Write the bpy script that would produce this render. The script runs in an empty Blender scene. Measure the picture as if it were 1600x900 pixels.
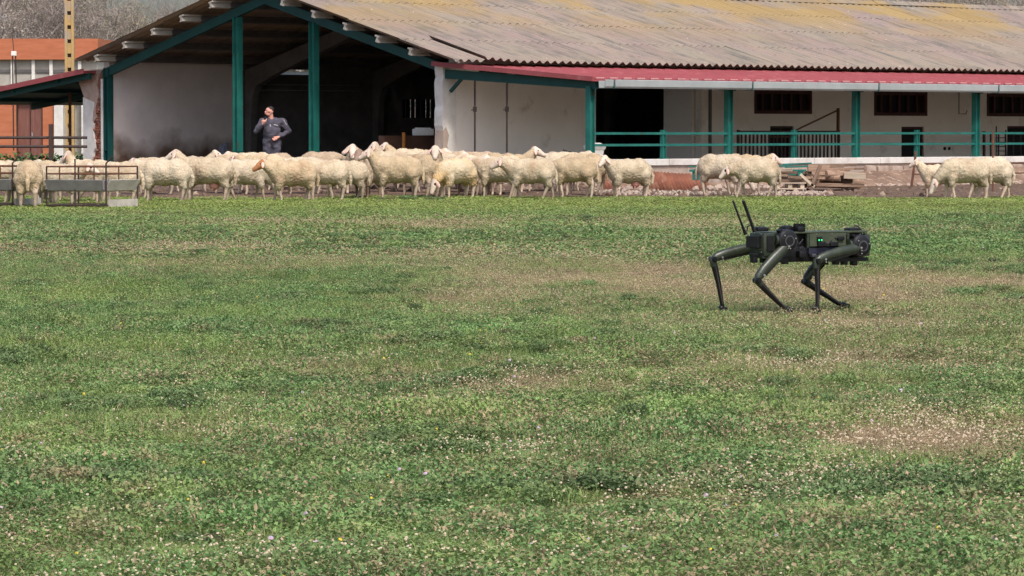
import bpy, bmesh, math, random
import numpy as np
from mathutils import Vector, Matrix, noise, Euler
R = math.radians
rnd = random.Random(7)
C = bpy.context.scene.collection
S = bpy.context.scene

# ------------------------------------------------------------------ camera, sky, sun, exposure
F = 6000.0; PITCH = math.atan(245 / F); H = 1.4
cam = bpy.data.objects.new('camera', bpy.data.cameras.new('camera')); C.objects.link(cam)
cam.location = (0, 0, H); cam.rotation_euler = (R(90) - PITCH, 0, 0)
cam.data.sensor_width = 36; cam.data.lens = 36 * F / 1600
cam.data.clip_start = .5; cam.data.clip_end = 6000
S.camera = cam
to_sun = Vector((.24, -.66, 1.0)).normalized()
w = bpy.data.worlds.new('World'); S.world = w; w.use_nodes = True
nt = w.node_tree; bg = nt.nodes['Background']; sky = nt.nodes.new('ShaderNodeTexSky')
sky.sky_type = 'NISHITA'; sky.sun_disc = False
sky.sun_elevation = math.asin(to_sun.z); sky.sun_rotation = math.atan2(to_sun.x, to_sun.y)
sky.air_density = 1.0; sky.dust_density = 4.0; sky.ozone_density = 1.0
nt.links.new(sky.outputs[0], bg.inputs[0]); bg.inputs[1].default_value = .15
sun = bpy.data.objects.new('sun', bpy.data.lights.new('sun', 'SUN')); C.objects.link(sun)
sun.data.energy = 2.1; sun.data.angle = R(7.0); sun.data.color = (1, .95, .87)
sun.rotation_euler = (-to_sun).to_track_quat('-Z', 'Y').to_euler()
S.view_settings.view_transform = 'Standard'; S.view_settings.look = 'None'
S.view_settings.exposure = 0.45; S.view_settings.gamma = 1
S.cycles.max_bounces = 6

# ------------------------------------------------------------------ materials
def mat(name, c1, c2=None, scale=4, detail=5, rough=.85, bump=0, bscale=30, metal=0, stretch=(1, 1, 1),
        coord='world', lo=.35, hi=.65, rand=0, c3=None, s3=1, lo3=.55, hi3=.7, rotz=0, spec=.3, bdist=.02, stretch3=None):
    m = bpy.data.materials.new(name); m.use_nodes = True; t = m.node_tree; N = t.nodes; L = t.links
    b = N['Principled BSDF']; b.inputs['Roughness'].default_value = rough; b.inputs['Metallic'].default_value = metal
    b.inputs['Specular IOR Level'].default_value = spec
    b.inputs['Base Color'].default_value = (*c1, 1)
    if c2 is None and not bump and not rand: return m
    if coord == 'world': src = N.new('ShaderNodeNewGeometry').outputs['Position']
    else:
        src = N.new('ShaderNodeTexCoord').outputs['Object']
        oi = N.new('ShaderNodeObjectInfo'); sc_ = N.new('ShaderNodeVectorMath'); sc_.operation = 'SCALE'
        cb = N.new('ShaderNodeCombineXYZ'); L.new(oi.outputs['Random'], cb.inputs[0]); L.new(oi.outputs['Random'], cb.inputs[1])
        L.new(cb.outputs[0], sc_.inputs[0]); sc_.inputs['Scale'].default_value = 37
        ad = N.new('ShaderNodeVectorMath'); L.new(src, ad.inputs[0]); L.new(sc_.outputs[0], ad.inputs[1]); src = ad.outputs[0]
    def mapped(st):
        rt = N.new('ShaderNodeMapping'); rt.inputs['Rotation'].default_value = (0, 0, rotz); L.new(src, rt.inputs[0])
        mp = N.new('ShaderNodeMapping'); mp.inputs['Scale'].default_value = st; L.new(rt.outputs[0], mp.inputs[0]); return mp.outputs[0]
    v = mapped(stretch)
    def nz(sc, vec=v, d=detail):
        n = N.new('ShaderNodeTexNoise'); n.inputs['Scale'].default_value = sc; n.inputs['Detail'].default_value = d
        n.inputs['Roughness'].default_value = .62; L.new(vec, n.inputs['Vector']); return n.outputs[0]
    def ramp(x, a, c):
        r = N.new('ShaderNodeMapRange'); r.inputs[1].default_value = a; r.inputs[2].default_value = c; L.new(x, r.inputs[0]); return r.outputs[0]
    def mix(f, a, c):
        mx = N.new('ShaderNodeMix'); mx.data_type = 'RGBA'; L.new(f, mx.inputs[0])
        for i, q in ((6, a), (7, c)):
            if isinstance(q, tuple): mx.inputs[i].default_value = (*q, 1)
            else: L.new(q, mx.inputs[i])
        return mx.outputs[2]
    col = c1
    if c2: col = mix(ramp(nz(scale), lo, hi), c1, c2)
    if c3: col = mix(ramp(nz(s3, mapped(stretch3) if stretch3 else v), lo3, hi3), col, c3)
    if rand:
        oi = N.new('ShaderNodeObjectInfo'); r = ramp(oi.outputs['Random'], 0, 1)
        mr = N.new('ShaderNodeMapRange'); mr.inputs[3].default_value = 1 - rand; mr.inputs[4].default_value = 1 + rand; L.new(oi.outputs['Random'], mr.inputs[0])
        if isinstance(col, tuple):
            rg = N.new('ShaderNodeRGB'); rg.outputs[0].default_value = (*col, 1); col = rg.outputs[0]
        vm = N.new('ShaderNodeVectorMath'); vm.operation = 'SCALE'; L.new(col, vm.inputs[0]); L.new(mr.outputs[0], vm.inputs['Scale']); col = vm.outputs[0]
    if not isinstance(col, tuple): L.new(col, b.inputs['Base Color'])
    if bump:
        bp = N.new('ShaderNodeBump'); bp.inputs['Strength'].default_value = bump; bp.inputs['Distance'].default_value = bdist
        L.new(nz(bscale), bp.inputs['Height']); L.new(bp.outputs[0], b.inputs['Normal'])
    return m

M = {}
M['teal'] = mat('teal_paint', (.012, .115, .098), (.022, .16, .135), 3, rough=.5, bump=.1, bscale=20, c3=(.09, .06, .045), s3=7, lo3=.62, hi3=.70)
M['teal_shaded'] = mat('shaded_teal', (.007, .05, .05), (.01, .07, .066), 3, rough=.55)  # darker copy of the teal, shade on the roof members put into the colour
M['plaster'] = mat('weathered_plaster', (.84, .79, .75), (.74, .69, .65), .9, bump=.25, bscale=14, lo=.3, hi=.75, c3=(.40, .33, .27), s3=1.7, lo3=.58, hi3=.85)
M['plaster_in'] = mat('grey_lime_plaster', (.74, .68, .67), (.63, .575, .57), 1.1, bump=.25, bscale=10)
M['whitewash'] = mat('whitewash', (.72, .70, .67), (.58, .55, .52), 3, bump=.3, bscale=20)
M['curb'] = mat('white_painted_concrete', (.66, .63, .60), (.45, .40, .36), 2.2, bump=.2, lo=.45, hi=.75)
M['concrete'] = mat('concrete', (.42, .39, .35), (.33, .30, .27), 3, bump=.3)
M['concrete_pink'] = mat('dusty_concrete', (.42, .33, .28), (.32, .25, .2), 2.5, bump=.5, c3=(.5, .42, .36), s3=5)
M['dark_in'] = mat('dark_block', (.15, .14, .145), (.09, .085, .09), 2, rough=.95, bump=.3)  # dark grey block, blotched with a darker grey
M['dark_conc'] = mat('dark_concrete', (.15, .14, .14), (.10, .095, .095), 2, rough=.95, bump=.3)  # dark concrete, blotched with a deeper tone
M['brick'] = mat('old_brick', (.36, .13, .08), (.25, .10, .07), 6, bump=.6, bscale=25, c3=(.42, .30, .25), s3=4, lo3=.52, hi3=.62)
M['render_old'] = mat('crumbling_render', (.45, .34, .29), (.36, .25, .2), 5, bump=.6)
M['orange'] = mat('orange_brick_wall', (.47, .165, .085), (.40, .13, .065), 2, bump=.2, stretch=(1, 1, 6), c3=(.40, .12, .06), s3=.8, lo3=.6, hi3=.75)
M['brown_door'] = mat('faded_brown_door', (.17, .065, .05), (.21, .10, .085), 3, rough=.6, stretch=(5, 5, .5), c3=(.45, .38, .36), s3=3, lo3=.68, hi3=.72)
M['red_roof'] = mat('red_sheet_metal', (.33, .078, .085), (.28, .066, .07), 1.2, rough=.5, c3=(.38, .12, .12), s3=2.5)
M['bounce_sheet'] = mat('white_bounce_sheet', (.78, .77, .74), (.68, .66, .62), 1.5, rough=.5)
M['bounce_floor'] = mat('pale_bounce_floor', (.56, .50, .42), (.45, .38, .30), 2)
M['rib_glint'] = mat('pink_rib_glint', (.60, .32, .30), rough=.4)
M['gutter'] = mat('pale_gutter_metal', (.38, .41, .41), (.31, .34, .34), 1.5, rough=.45)
M['window_red'] = mat('dark_red_wood', (.075, .025, .022), (.05, .018, .018), 8, rough=.7)
M['black'] = mat('black_opening', (.02, .02, .022), rough=.95)
M['rust'] = mat('rusted_steel', (.16, .065, .035), (.09, .045, .03), 9, rough=.8, bump=.3)
M['dark_steel'] = mat('dark_steel', (.035, .028, .026), (.06, .035, .028), 9, rough=.6)
M['galv'] = mat('weathered_galvanised', (.36, .34, .35), (.27, .25, .26), 5, rough=.5, metal=.3)
M['galv_light'] = mat('pale_trough_sheet', (.55, .50, .43), (.42, .38, .33), 5, rough=.6)
M['rust_sheet'] = mat('rusty_corrugated_sheet', (.22, .08, .045), (.15, .055, .035), 4, rough=.85, stretch=(1, 1, 1), c3=(.28, .15, .10), s3=3)
M['timber'] = mat('weathered_timber', (.36, .25, .18), (.22, .14, .10), 7, bump=.4, coord='object', rand=.35, stretch=(.3, 3, 3))
M['timber_pale'] = mat('sawn_timber', (.55, .46, .36), (.42, .33, .25), 7, bump=.3, coord='object', rand=.2, stretch=(.3, 3, 3))
M['stone'] = mat('pale_rubble', (.44, .35, .29), (.28, .20, .16), 3.5, bump=.5, bscale=12)
M['pole'] = mat('yellowed_concrete_pole', (.47, .32, .13), (.38, .27, .13), 4, bump=.2, c3=(.35, .3, .25), s3=1.5)
M['bark'] = mat('grey_bark', (.25, .20, .17), (.17, .14, .12), 3)
M['twig'] = mat('twigs', (.34, .29, .26), (.24, .20, .18), .6, coord='world')
M['bud'] = mat('spring_buds', (.30, .27, .13), (.20, .19, .09), .7)
M['blossom'] = mat('pale_blossom', (.40, .36, .31), (.28, .24, .21), .9)
M['hedge'] = mat('green_leaves', (.09, .15, .05), (.05, .09, .03), 2)
M['skin'] = mat('human_skin', (.62, .32, .25), (.56, .26, .2), 20, rough=.6)
M['hair'] = mat('dark_hair', (.025, .018, .015), rough=.7)
M['overall'] = mat('charcoal_blue_cloth', (.085, .08, .105), (.06, .057, .078), 9, rough=.95, bump=.5, bscale=14, bdist=.04)
M['reflect'] = mat('reflective_grey', (.35, .36, .38), rough=.4)
M['hivis'] = mat('yellow_green_strip', (.35, .6, .12), rough=.5)
M['white_plastic'] = mat('white_plastic', (.75, .73, .68), rough=.4)
M['orange_post'] = mat('orange_painted_steel', (.55, .22, .04), (.42, .16, .04), 8, rough=.5)
M['bag'] = mat('grey_blue_sacking', (.19, .21, .26), (.12, .13, .17), 9, bump=.4, bscale=18)
M['wool'] = mat('wool', (.58, .485, .355), (.48, .385, .27), 4, rough=1, bump=.7, bscale=38, coord='object', rand=.14, c3=(.36, .25, .165), s3=2.6, lo3=.5, hi3=.75, spec=.05, bdist=.03)
M['wool_pale'] = mat('pale_wool', (.58, .49, .375), (.48, .39, .28), 4, rough=1, bump=.7, bscale=38, coord='object', rand=.1, c3=(.40, .30, .2), s3=2.6, spec=.05, bdist=.03)
M['wool_tan'] = mat('tan_wool', (.52, .41, .275), (.43, .325, .21), 3, rough=1, bump=.7, bscale=38, coord='object', rand=.1, c3=(.33, .22, .14), s3=2.0, spec=.05, bdist=.03)
M['leg_tan'] = mat('dusty_sheep_legs', (.56, .45, .35), (.36, .27, .2), 9, rough=.85, coord='object', rand=.15)
M['wool_dark'] = mat('dark_brown_wool', (.46, .36, .26), (.36, .27, .19), 4, rough=1, bump=.7, bscale=38, coord='object', rand=.1, c3=(.3, .22, .16), s3=2.2, spec=.05, bdist=.03)  # darker brown fleece than the other wools
M['wool_gold'] = mat('golden_wool', (.58, .48, .34), (.56, .39, .20), 1.6, rough=1, bump=.7, bscale=38, coord='object', rand=.06, c3=(.58, .37, .16), s3=1.3, spec=.05, bdist=.03)
M['face'] = mat('white_sheep_skin', (.64, .54, .45), (.52, .40, .32), 9, rough=.8, coord='object', rand=.06)
M['face_brown'] = mat('brown_sheep_face', (.42, .19, .08), (.34, .14, .06), 9, rough=.85, coord='object')
M['leg_dark'] = mat('dark_sheep_skin', (.30, .21, .16), (.2, .13, .1), 9, rough=.85, coord='object')  # dark brown skin tone for head and legs
M['ear'] = mat('pink_ear', (.70, .47, .39), (.62, .40, .33), 9, rough=.8, coord='object')
M['udder'] = mat('pink_udder', (.62, .30, .25), (.55, .25, .22), 9, rough=.6, coord='object')
M['black_hair'] = mat('black_face_patch', (.02, .015, .014), rough=.8)
M['olive'] = mat('olive_drab_paint', (.034, .044, .028), (.020, .027, .018), 14, rough=.36, spec=.5, coord='object', bump=.08, bscale=60)
M['olive_pale'] = mat('faded_olive_panel', (.062, .075, .047), (.042, .052, .033), 9, rough=.5, coord='object')
M['rubber'] = mat('black_composite', (.0045, .0045, .006), (.010, .010, .012), 12, rough=.38, spec=.35, coord='object')
M['bluish'] = mat('dark_blue_battery_case', (.02, .02, .04), rough=.35, spec=.5)
M['ring'] = mat('grey_blue_ring', (.07, .072, .085), (.04, .04, .05), 20, rough=.35, spec=.5, coord='object')
M['steel'] = mat('bright_bolt', (.5, .5, .48), rough=.3, metal=.8)
M['cable'] = mat('black_cable', (.03, .028, .03), (.06, .05, .05), 9, rough=.6)
def emis(name, c, s):
    m = bpy.data.materials.new(name); m.use_nodes = True; b = m.node_tree.nodes['Principled BSDF']
    b.inputs['Emission Color'].default_value = (*c, 1); b.inputs['Emission Strength'].default_value = s; b.inputs['Base Color'].default_value = (*c, 1); return m
M['led'] = emis('green_led', (.03, .55, .18), .9)

def roof_material():
    m = bpy.data.materials.new('fibre_cement_roofing'); m.use_nodes = True; t = m.node_tree; N = t.nodes; L = t.links
    b = N['Principled BSDF']; b.inputs['Roughness'].default_value = .9; b.inputs['Specular IOR Level'].default_value = .15
    g = N.new('ShaderNodeNewGeometry'); rt = N.new('ShaderNodeMapping'); rt.inputs['Rotation'].default_value = (0, 0, R(-45)); L.new(g.outputs['Position'], rt.inputs[0])
    def nz(sc, st, det=6, off=0):
        mp = N.new('ShaderNodeMapping'); mp.inputs['Scale'].default_value = st; mp.inputs['Location'].default_value = (off, off, 0); L.new(rt.outputs[0], mp.inputs[0])
        n = N.new('ShaderNodeTexNoise'); n.inputs['Scale'].default_value = sc; n.inputs['Detail'].default_value = det; n.inputs['Roughness'].default_value = .6; L.new(mp.outputs[0], n.inputs['Vector']); return n.outputs[0]
    def rng(x, a, c, o0=0, o1=1):
        r = N.new('ShaderNodeMapRange'); r.inputs[1].default_value = a; r.inputs[2].default_value = c; r.inputs[3].default_value = o0; r.inputs[4].default_value = o1; L.new(x, r.inputs[0]); return r.outputs[0]
    def mix(f, a, c, mode='MIX'):
        mx = N.new('ShaderNodeMix'); mx.data_type = 'RGBA'; mx.blend_type = mode
        if isinstance(f, float): mx.inputs[0].default_value = f
        else: L.new(f, mx.inputs[0])
        for i, q in ((6, a), (7, c)):
            if isinstance(q, tuple): mx.inputs[i].default_value = (*q, 1)
            else: L.new(q, mx.inputs[i])
        return mx.outputs[2]
    def mul(a, c):
        x = N.new('ShaderNodeMath'); x.operation = 'MULTIPLY'; L.new(a, x.inputs[0])
        if isinstance(c, float): x.inputs[1].default_value = c
        else: L.new(c, x.inputs[1])
        return x.outputs[0]
    col = mix(rng(nz(1.1, (1, .35, 1)), .35, .65), (.30, .235, .19), (.275, .24, .195))
    col = mix(rng(nz(.5, (1, .5, 1), 6, 9), .45, .65), col, (.275, .21, .19))            # pinkish
    col = mix(rng(nz(2.2, (2.2, .28, 1), 6, 3), .48, .68), col, (.165, .15, .132))         # dark streaks down the slope
    sep = N.new('ShaderNodeSeparateXYZ'); L.new(g.outputs['Position'], sep.inputs[0])
    hz = rng(sep.outputs[2], 3.7, 4.8)
    col = mix(mul(mul(rng(nz(.22, (1, 1.1, 1), 4, 5.3), .44, .56), hz), .85), col, (.34, .235, .095))   # ochre lichen towards ridge
    col = mix(rng(nz(9, (1, 1, 1), 3), .68, .74), col, (.44, .39, .34))
    col = mix(rng(nz(6, (1.6, .5, 1), 5, 7), .66, .73), col, (.15, .12, .10))
    oi = N.new('ShaderNodeObjectInfo')
    vm = N.new('ShaderNodeVectorMath'); vm.operation = 'SCALE'; L.new(col, vm.inputs[0]); L.new(rng(oi.outputs['Random'], 0, 1, .86, .99), vm.inputs['Scale'])
    L.new(vm.outputs[0], b.inputs['Base Color'])
    bp = N.new('ShaderNodeBump'); bp.inputs['Strength'].default_value = .3; bp.inputs['Distance'].default_value = .01; L.new(nz(18, (1, 1, 1), 4), bp.inputs['Height']); L.new(bp.outputs[0], b.inputs['Normal'])
    return m
M['roof'] = roof_material()
def wall_in_material():   # plaster with damp, muddy splashes low down (dirt with its own shape)
    m = M['plaster_in'].copy(); m.name = 'splashed_plaster'; t = m.node_tree; N = t.nodes; L = t.links
    b = N['Principled BSDF']; old = b.inputs['Base Color'].links[0].from_socket
    g = N.new('ShaderNodeNewGeometry'); sp = N.new('ShaderNodeSeparateXYZ'); L.new(g.outputs['Position'], sp.inputs[0])
    n = N.new('ShaderNodeTexNoise'); n.inputs['Scale'].default_value = 1.5; n.inputs['Detail'].default_value = 7; L.new(g.outputs['Position'], n.inputs['Vector'])
    a = N.new('ShaderNodeMath'); a.operation = 'MULTIPLY_ADD'; L.new(n.outputs[0], a.inputs[0]); a.inputs[1].default_value = -1.5; L.new(sp.outputs[2], a.inputs[2])
    r = N.new('ShaderNodeMapRange'); r.inputs[1].default_value = .6; r.inputs[2].default_value = -.15; L.new(a.outputs[0], r.inputs[0])
    mx = N.new('ShaderNodeMix'); mx.data_type = 'RGBA'; L.new(r.outputs[0], mx.inputs[0]); L.new(old, mx.inputs[6]); mx.inputs[7].default_value = (.13, .085, .062, 1)
    L.new(mx.outputs[2], b.inputs['Base Color']); return m
M['plaster_mud'] = wall_in_material()

# ------------------------------------------------------------------ builders
class MB:
    def __init__(s): s.v = []; s.f = []
    def add(s, vs, fs):
        o = len(s.v); s.v += [tuple(p) for p in vs]; s.f += [tuple(i + o for i in q) for q in fs]; return s
    def box(s, c, d, rot=None):
        x, y, z = (q / 2 for q in d); m = rot if rot is not None else Matrix.Identity(3); c = Vector(c)
        if isinstance(m, Euler): m = m.to_matrix()
        vs = [c + m @ Vector((a * x, b * y, e * z)) for a in (-1, 1) for b in (-1, 1) for e in (-1, 1)]
        return s.add(vs, [(0, 1, 3, 2), (4, 6, 7, 5), (0, 4, 5, 1), (2, 3, 7, 6), (0, 2, 6, 4), (1, 5, 7, 3)])
    def bar(s, a, b, wd, dp=None, up=(0, 0, 1)):
        a = Vector(a); b = Vector(b); d = b - a; L = d.length; x = d.normalized(); y = Vector(up).cross(x)
        if y.length < 1e-4: y = Vector((1, 0, 0)).cross(x)
        y.normalize(); z = x.cross(y)
        return s.box((a + b) / 2, (L, wd, dp or wd), Matrix((x, y, z)).transposed())
    def tube(s, pts, rad, n=8, sq=1.0, caps=True):
        pts = [Vector(p) for p in pts]; k = len(pts)
        if not hasattr(rad, '__len__'): rad = [rad] * k
        rings = []; pu = None
        for i in range(k):
            d = (pts[min(i + 1, k - 1)] - pts[max(i - 1, 0)]).normalized()
            if pu is None: pu = d.orthogonal().normalized() if abs(d.y) > .9 else Vector((0, 1, 0)).cross(d).normalized()
            u = (pu - d * pu.dot(d)).normalized(); pu = u; q = d.cross(u)
            rings.append([pts[i] + (u * math.cos(t) + q * math.sin(t) * sq) * rad[i] for t in (2 * math.pi * j / n for j in range(n))])
        vs = [p for r in rings for p in r]; fs = []
        for i in range(k - 1):
            for j in range(n): fs.append((i * n + j, i * n + (j + 1) % n, (i + 1) * n + (j + 1) % n, (i + 1) * n + j))
        if caps: fs.append(tuple(range(n - 1, -1, -1))); fs.append(tuple((k - 1) * n + j for j in range(n)))
        return s.add(vs, fs)
    def ball(s, c, r, n=10, m=6, rot=None):
        if not hasattr(r, '__len__'): r = (r, r, r)
        c = Vector(c); vs = []; mt = rot if rot is not None else Matrix.Identity(3)
        for i in range(m + 1):
            a = math.pi * i / m
            for j in range(n): t = 2 * math.pi * j / n; vs.append(c + mt @ Vector((r[0] * math.sin(a) * math.cos(t), r[1] * math.sin(a) * math.sin(t), r[2] * math.cos(a))))
        fs = [(i * n + j, (i + 1) * n + j, (i + 1) * n + (j + 1) % n, i * n + (j + 1) % n) for i in range(m) for j in range(n)]
        return s.add(vs, fs)
    def cyl(s, a, b, r0, r1=None, n=16): return s.tube([a, b], [r0, r0 if r1 is None else r1], n)
    def prism(s, poly, axis, a, b):    # poly of (p,q); axis 'x': (p,q)->(y,z); 'y': (x,z); 'z': (x,y)
        def P(p, q, t): return {'x': (t, p, q), 'y': (p, t, q), 'z': (p, q, t)}[axis]
        n = len(poly); vs = [P(p, q, a) for p, q in poly] + [P(p, q, b) for p, q in poly]
        return s.add(vs, [tuple(range(n)), tuple(range(2 * n - 1, n - 1, -1))] + [(i, i + n, (i + 1) % n + n, (i + 1) % n) for i in range(n)])
    def mesh(s, name, smooth=False, bevel=0, angle=40):
        me = bpy.data.meshes.new(name); me.from_pydata(s.v, [], s.f); bm = bmesh.new(); bm.from_mesh(me)
        bmesh.ops.recalc_face_normals(bm, faces=bm.faces)
        if bevel: bmesh.ops.bevel(bm, geom=[e for e in bm.edges if e.is_manifold and e.calc_face_angle(0) > .5], offset=bevel, segments=2, profile=.6, affect='EDGES')
        if smooth:
            for f in bm.faces: f.smooth = True
            for e in bm.edges:
                if e.is_manifold and e.calc_face_angle(0) > R(angle): e.smooth = False
        bm.to_mesh(me); bm.free(); return me
    def build(s, name, m, parent=None, smooth=False, bevel=0, loc=None, angle=40):
        me = s.mesh(name, smooth, bevel, angle); return link(name, me, m, parent, loc)
def link(name, me, m=None, parent=None, loc=None, rot=None):
    o = bpy.data.objects.new(name, me); C.objects.link(o)
    if m is not None:
        if not me.materials: me.materials.append(m)
        elif me.materials[0] is not m: o.material_slots[0].link = 'OBJECT'; o.material_slots[0].material = m
    if parent: o.parent = parent
    if loc is not None: o.location = loc
    if rot is not None: o.rotation_euler = rot
    return o
def tag(o, label=None, cat=None, group=None, kind=None):
    for k, v in (('label', label), ('category', cat), ('group', group), ('kind', kind)):
        if v: o[k] = v
    return o
def empty(name, loc=(0, 0, 0), rz=0, label=None, cat=None, group=None):
    o = bpy.data.objects.new(name, None); o.empty_display_size = .2; C.objects.link(o); o.location = loc; o.rotation_euler = (0, 0, rz)
    return tag(o, label, cat, group)
def copy_tree(o, parent=None):
    c = o.copy(); C.objects.link(c); c.parent = parent
    for ch in list(o.children): copy_tree(ch, c)
    return c
def blob(prims, voxel, smooth=3, amp=0, nscale=8, seed=0, amp2=0, ns2=20):
    """one continuous skin over capsules (a,ra,b,rb) and ellipsoids (c,(rx,ry,rz)[,rot])"""
    mb = MB()
    for p in prims:
        if len(p) == 4:
            a, ra, b, rb = p; a = Vector(a); b = Vector(b); L = (b - a).length; k = max(2, int(L / (min(ra, rb) * .7)) + 1)
            pts = [a.lerp(b, i / k) for i in range(k + 1)]; rr = [ra + (rb - ra) * i / k for i in range(k + 1)]
            mb.tube(pts, rr, 12); mb.ball(a, ra, 12, 8); mb.ball(b, rb, 12, 8)
        else: mb.ball(p[0], p[1], 16, 10, p[2] if len(p) > 2 else None)
    me = bpy.data.meshes.new('tmp'); me.from_pydata(mb.v, [], mb.f); o = bpy.data.objects.new('tmp', me); C.objects.link(o)
    r = o.modifiers.new('r', 'REMESH'); r.mode = 'VOXEL'; r.voxel_size = voxel; r.use_smooth_shade = True
    if smooth: sm = o.modifiers.new('s', 'SMOOTH'); sm.factor = .5; sm.iterations = smooth
    dg = bpy.context.evaluated_depsgraph_get(); out = bpy.data.meshes.new_from_object(o.evaluated_get(dg), depsgraph=dg)
    bpy.data.objects.remove(o); bpy.data.meshes.remove(me); out.materials.clear()
    if amp or amp2:
        off = Vector((seed * 7.1, seed * 3.3, 0)); nn = [vv.normal.copy() for vv in out.vertices]
        for vv, n in zip(out.vertices, nn):
            d = amp * noise.noise(vv.co * nscale + off)
            if amp2: d += amp2 * (abs(noise.noise(vv.co * ns2 + off)) * 2 - .5)
            vv.co += n * d
    return out

# ------------------------------------------------------------------ ground
def zg(x, y):
    def seg(t, a, b, za, zb): return za + (zb - za) * min(1, max(0, (t - a) / (b - a)))
    kx = min(1, max(0, (x - 1.0) / 2.0)); z = seg(y, 79.5, 90, 0, .25 - .19 * kx) + seg(y, 96, 118, 0, .22) + seg(y, 125, 200, 0, 1.5)
    am = max(0, min(1, (84 - y) / 3)) if y > 81 else 1
    z += am * (.035 * noise.noise(Vector((x * .5, y * .22, 0))) + .030 * noise.noise(Vector((x * 1.7, y * 1.2, 4))))
    return z
def px(x, y, plane=0): return F * x / y + 800
def gpy(y): return 205 + F * H / y
def Yof(py): return F * H / (py - 205)
DRY = [(230, 388, 300, 10, .7), (620, 352, 330, 9, .5), (980, 440, 260, 26, .9), (1420, 452, 260, 30, .85), (760, 475, 110, 22, .7), (900, 600, 260, 22, .55),
       (1320, 575, 260, 30, .7), (1440, 690, 170, 40, 1.0), (780, 668, 90, 22, .5), (700, 400, 320, 12, .35), (60, 725, 90, 14, .35), (350, 690, 160, 10, .3),
       (1080, 350, 150, 14, .5), (960, 830, 160, 22, .35), (250, 860, 120, 26, .4), (1250, 500, 300, 20, .5), (420, 420, 200, 10, .25), (1230, 780, 150, 14, .4)]
WET = [(300, 500, 320, 50, .7), (850, 550, 170, 20, .55), (1150, 650, 170, 22, .4), (200, 620, 300, 40, .3), (1500, 400, 160, 25, .5), (800, 322, 900, 14, .5)]
def dry(x, y):
    p = px(x, y); q = gpy(y)
    v = .18 + .35 * noise.noise(Vector((x * .45, y * .16, 2))) + .25 * noise.noise(Vector((x * 1.5, y * .6, 8)))
    br = .85 + .9 * noise.noise(Vector((x * .9, y * .35, 61))) + .35 * noise.noise(Vector((x * 3.2, y * 1.6, 62)))
    for a, b, sx, sy, k in DRY: v += k * max(.1, br) * math.exp(-((p - a) / sx) ** 2 - ((q - b) / sy) ** 2)
    for a, b, sx, sy, k in WET: v -= k * math.exp(-((p - a) / sx) ** 2 - ((q - b) / sy) ** 2)
    return max(0, min(1, v))
def lime(x, y): return max(0, min(1, (y - 55) / 16 + .5 * noise.noise(Vector((x * .2, y * .1, 5)))))

def axis(fine_a, fine_b, step, far):
    a = list(np.arange(fine_a, fine_b, step)); d = step
    x = fine_b
    hi = []
    while x < far: hi.append(x); d *= 1.5; x += d
    hi.append(far); lo = []; x = fine_a; d = step
    while x > -far: d *= 1.5; x -= d; lo.append(max(x, -far))
    return sorted(set(lo)) + a + hi
xs = axis(-24, 24, .3, 2500); ys = axis(8, 130, .3, 3000)
gv = [(x, y, zg(x, y)) for y in ys for x in xs]; nx = len(xs)
gf = [(j * nx + i, j * nx + i + 1, (j + 1) * nx + i + 1, (j + 1) * nx + i) for j in range(len(ys) - 1) for i in range(nx - 1)]
gm = bpy.data.meshes.new('ground'); gm.from_pydata(gv, [], gf)
at = gm.attributes.new('dry', 'FLOAT', 'POINT'); at.data.foreach_set('value', [dry(x, y) if 8 < y < 100 and abs(x) < 26 else .3 for x, y, z in gv])
for p in gm.polygons: p.use_smooth = True
def ground_material():
    m = bpy.data.materials.new('soil_and_turf'); m.use_nodes = True; t = m.node_tree; N = t.nodes; L = t.links; b = N['Principled BSDF']
    b.inputs['Roughness'].default_value = 1; b.inputs['Specular IOR Level'].default_value = .1
    g = N.new('ShaderNodeNewGeometry'); sp = N.new('ShaderNodeSeparateXYZ'); L.new(g.outputs['Position'], sp.inputs[0])
    def nz(sc, d=6):
        n = N.new('ShaderNodeTexNoise'); n.inputs['Scale'].default_value = sc; n.inputs['Detail'].default_value = d; L.new(g.outputs['Position'], n.inputs['Vector']); return n.outputs[0]
    def rng(x, a, c):
        r = N.new('ShaderNodeMapRange'); r.inputs[1].default_value = a; r.inputs[2].default_value = c; L.new(x, r.inputs[0]); return r.outputs[0]
    def mix(f, a, c):
        mx = N.new('ShaderNodeMix'); mx.data_type = 'RGBA'; L.new(f, mx.inputs[0])
        for i, q in ((6, a), (7, c)):
            if isinstance(q, tuple): mx.inputs[i].default_value = (*q, 1)
            else: L.new(q, mx.inputs[i])
        return mx.outputs[2]
    a = N.new('ShaderNodeAttribute'); a.attribute_name = 'dry'
    turf = mix(a.outputs['Fac'], (.075, .085, .03), (.24, .175, .10))
    turf = mix(rng(nz(5), .5, .7), turf, (.12, .095, .05))
    mud = mix(rng(nz(1.6), .35, .62), (.15, .098, .07), (.085, .055, .042))
    mud = mix(rng(nz(14), .58, .66), mud, (.34, .26, .2))
    e = N.new('ShaderNodeMath'); e.operation = 'MULTIPLY_ADD'; L.new(nz(.6), e.inputs[0]); e.inputs[1].default_value = 3.0; L.new(sp.outputs[1], e.inputs[2])
    col = mix(rng(e.outputs[0], 81.2, 82.2), turf, mud)
    far = mix(rng(nz(.5), .4, .6), (.09, .13, .045), (.14, .13, .07))
    col = mix(rng(sp.outputs[1], 112, 114), col, far)
    L.new(col, b.inputs['Base Color'])
    bp = N.new('ShaderNodeBump'); bp.inputs['Strength'].default_value = .8; bp.inputs['Distance'].default_value = .05; L.new(nz(9), bp.inputs['Height']); L.new(bp.outputs[0], b.inputs['Normal'])
    return m
gm.materials.append(ground_material()); ground = bpy.data.objects.new('ground', gm); C.objects.link(ground); tag(ground, 'green pasture turning to trampled mud in front of the barn', kind='structure')

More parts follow.
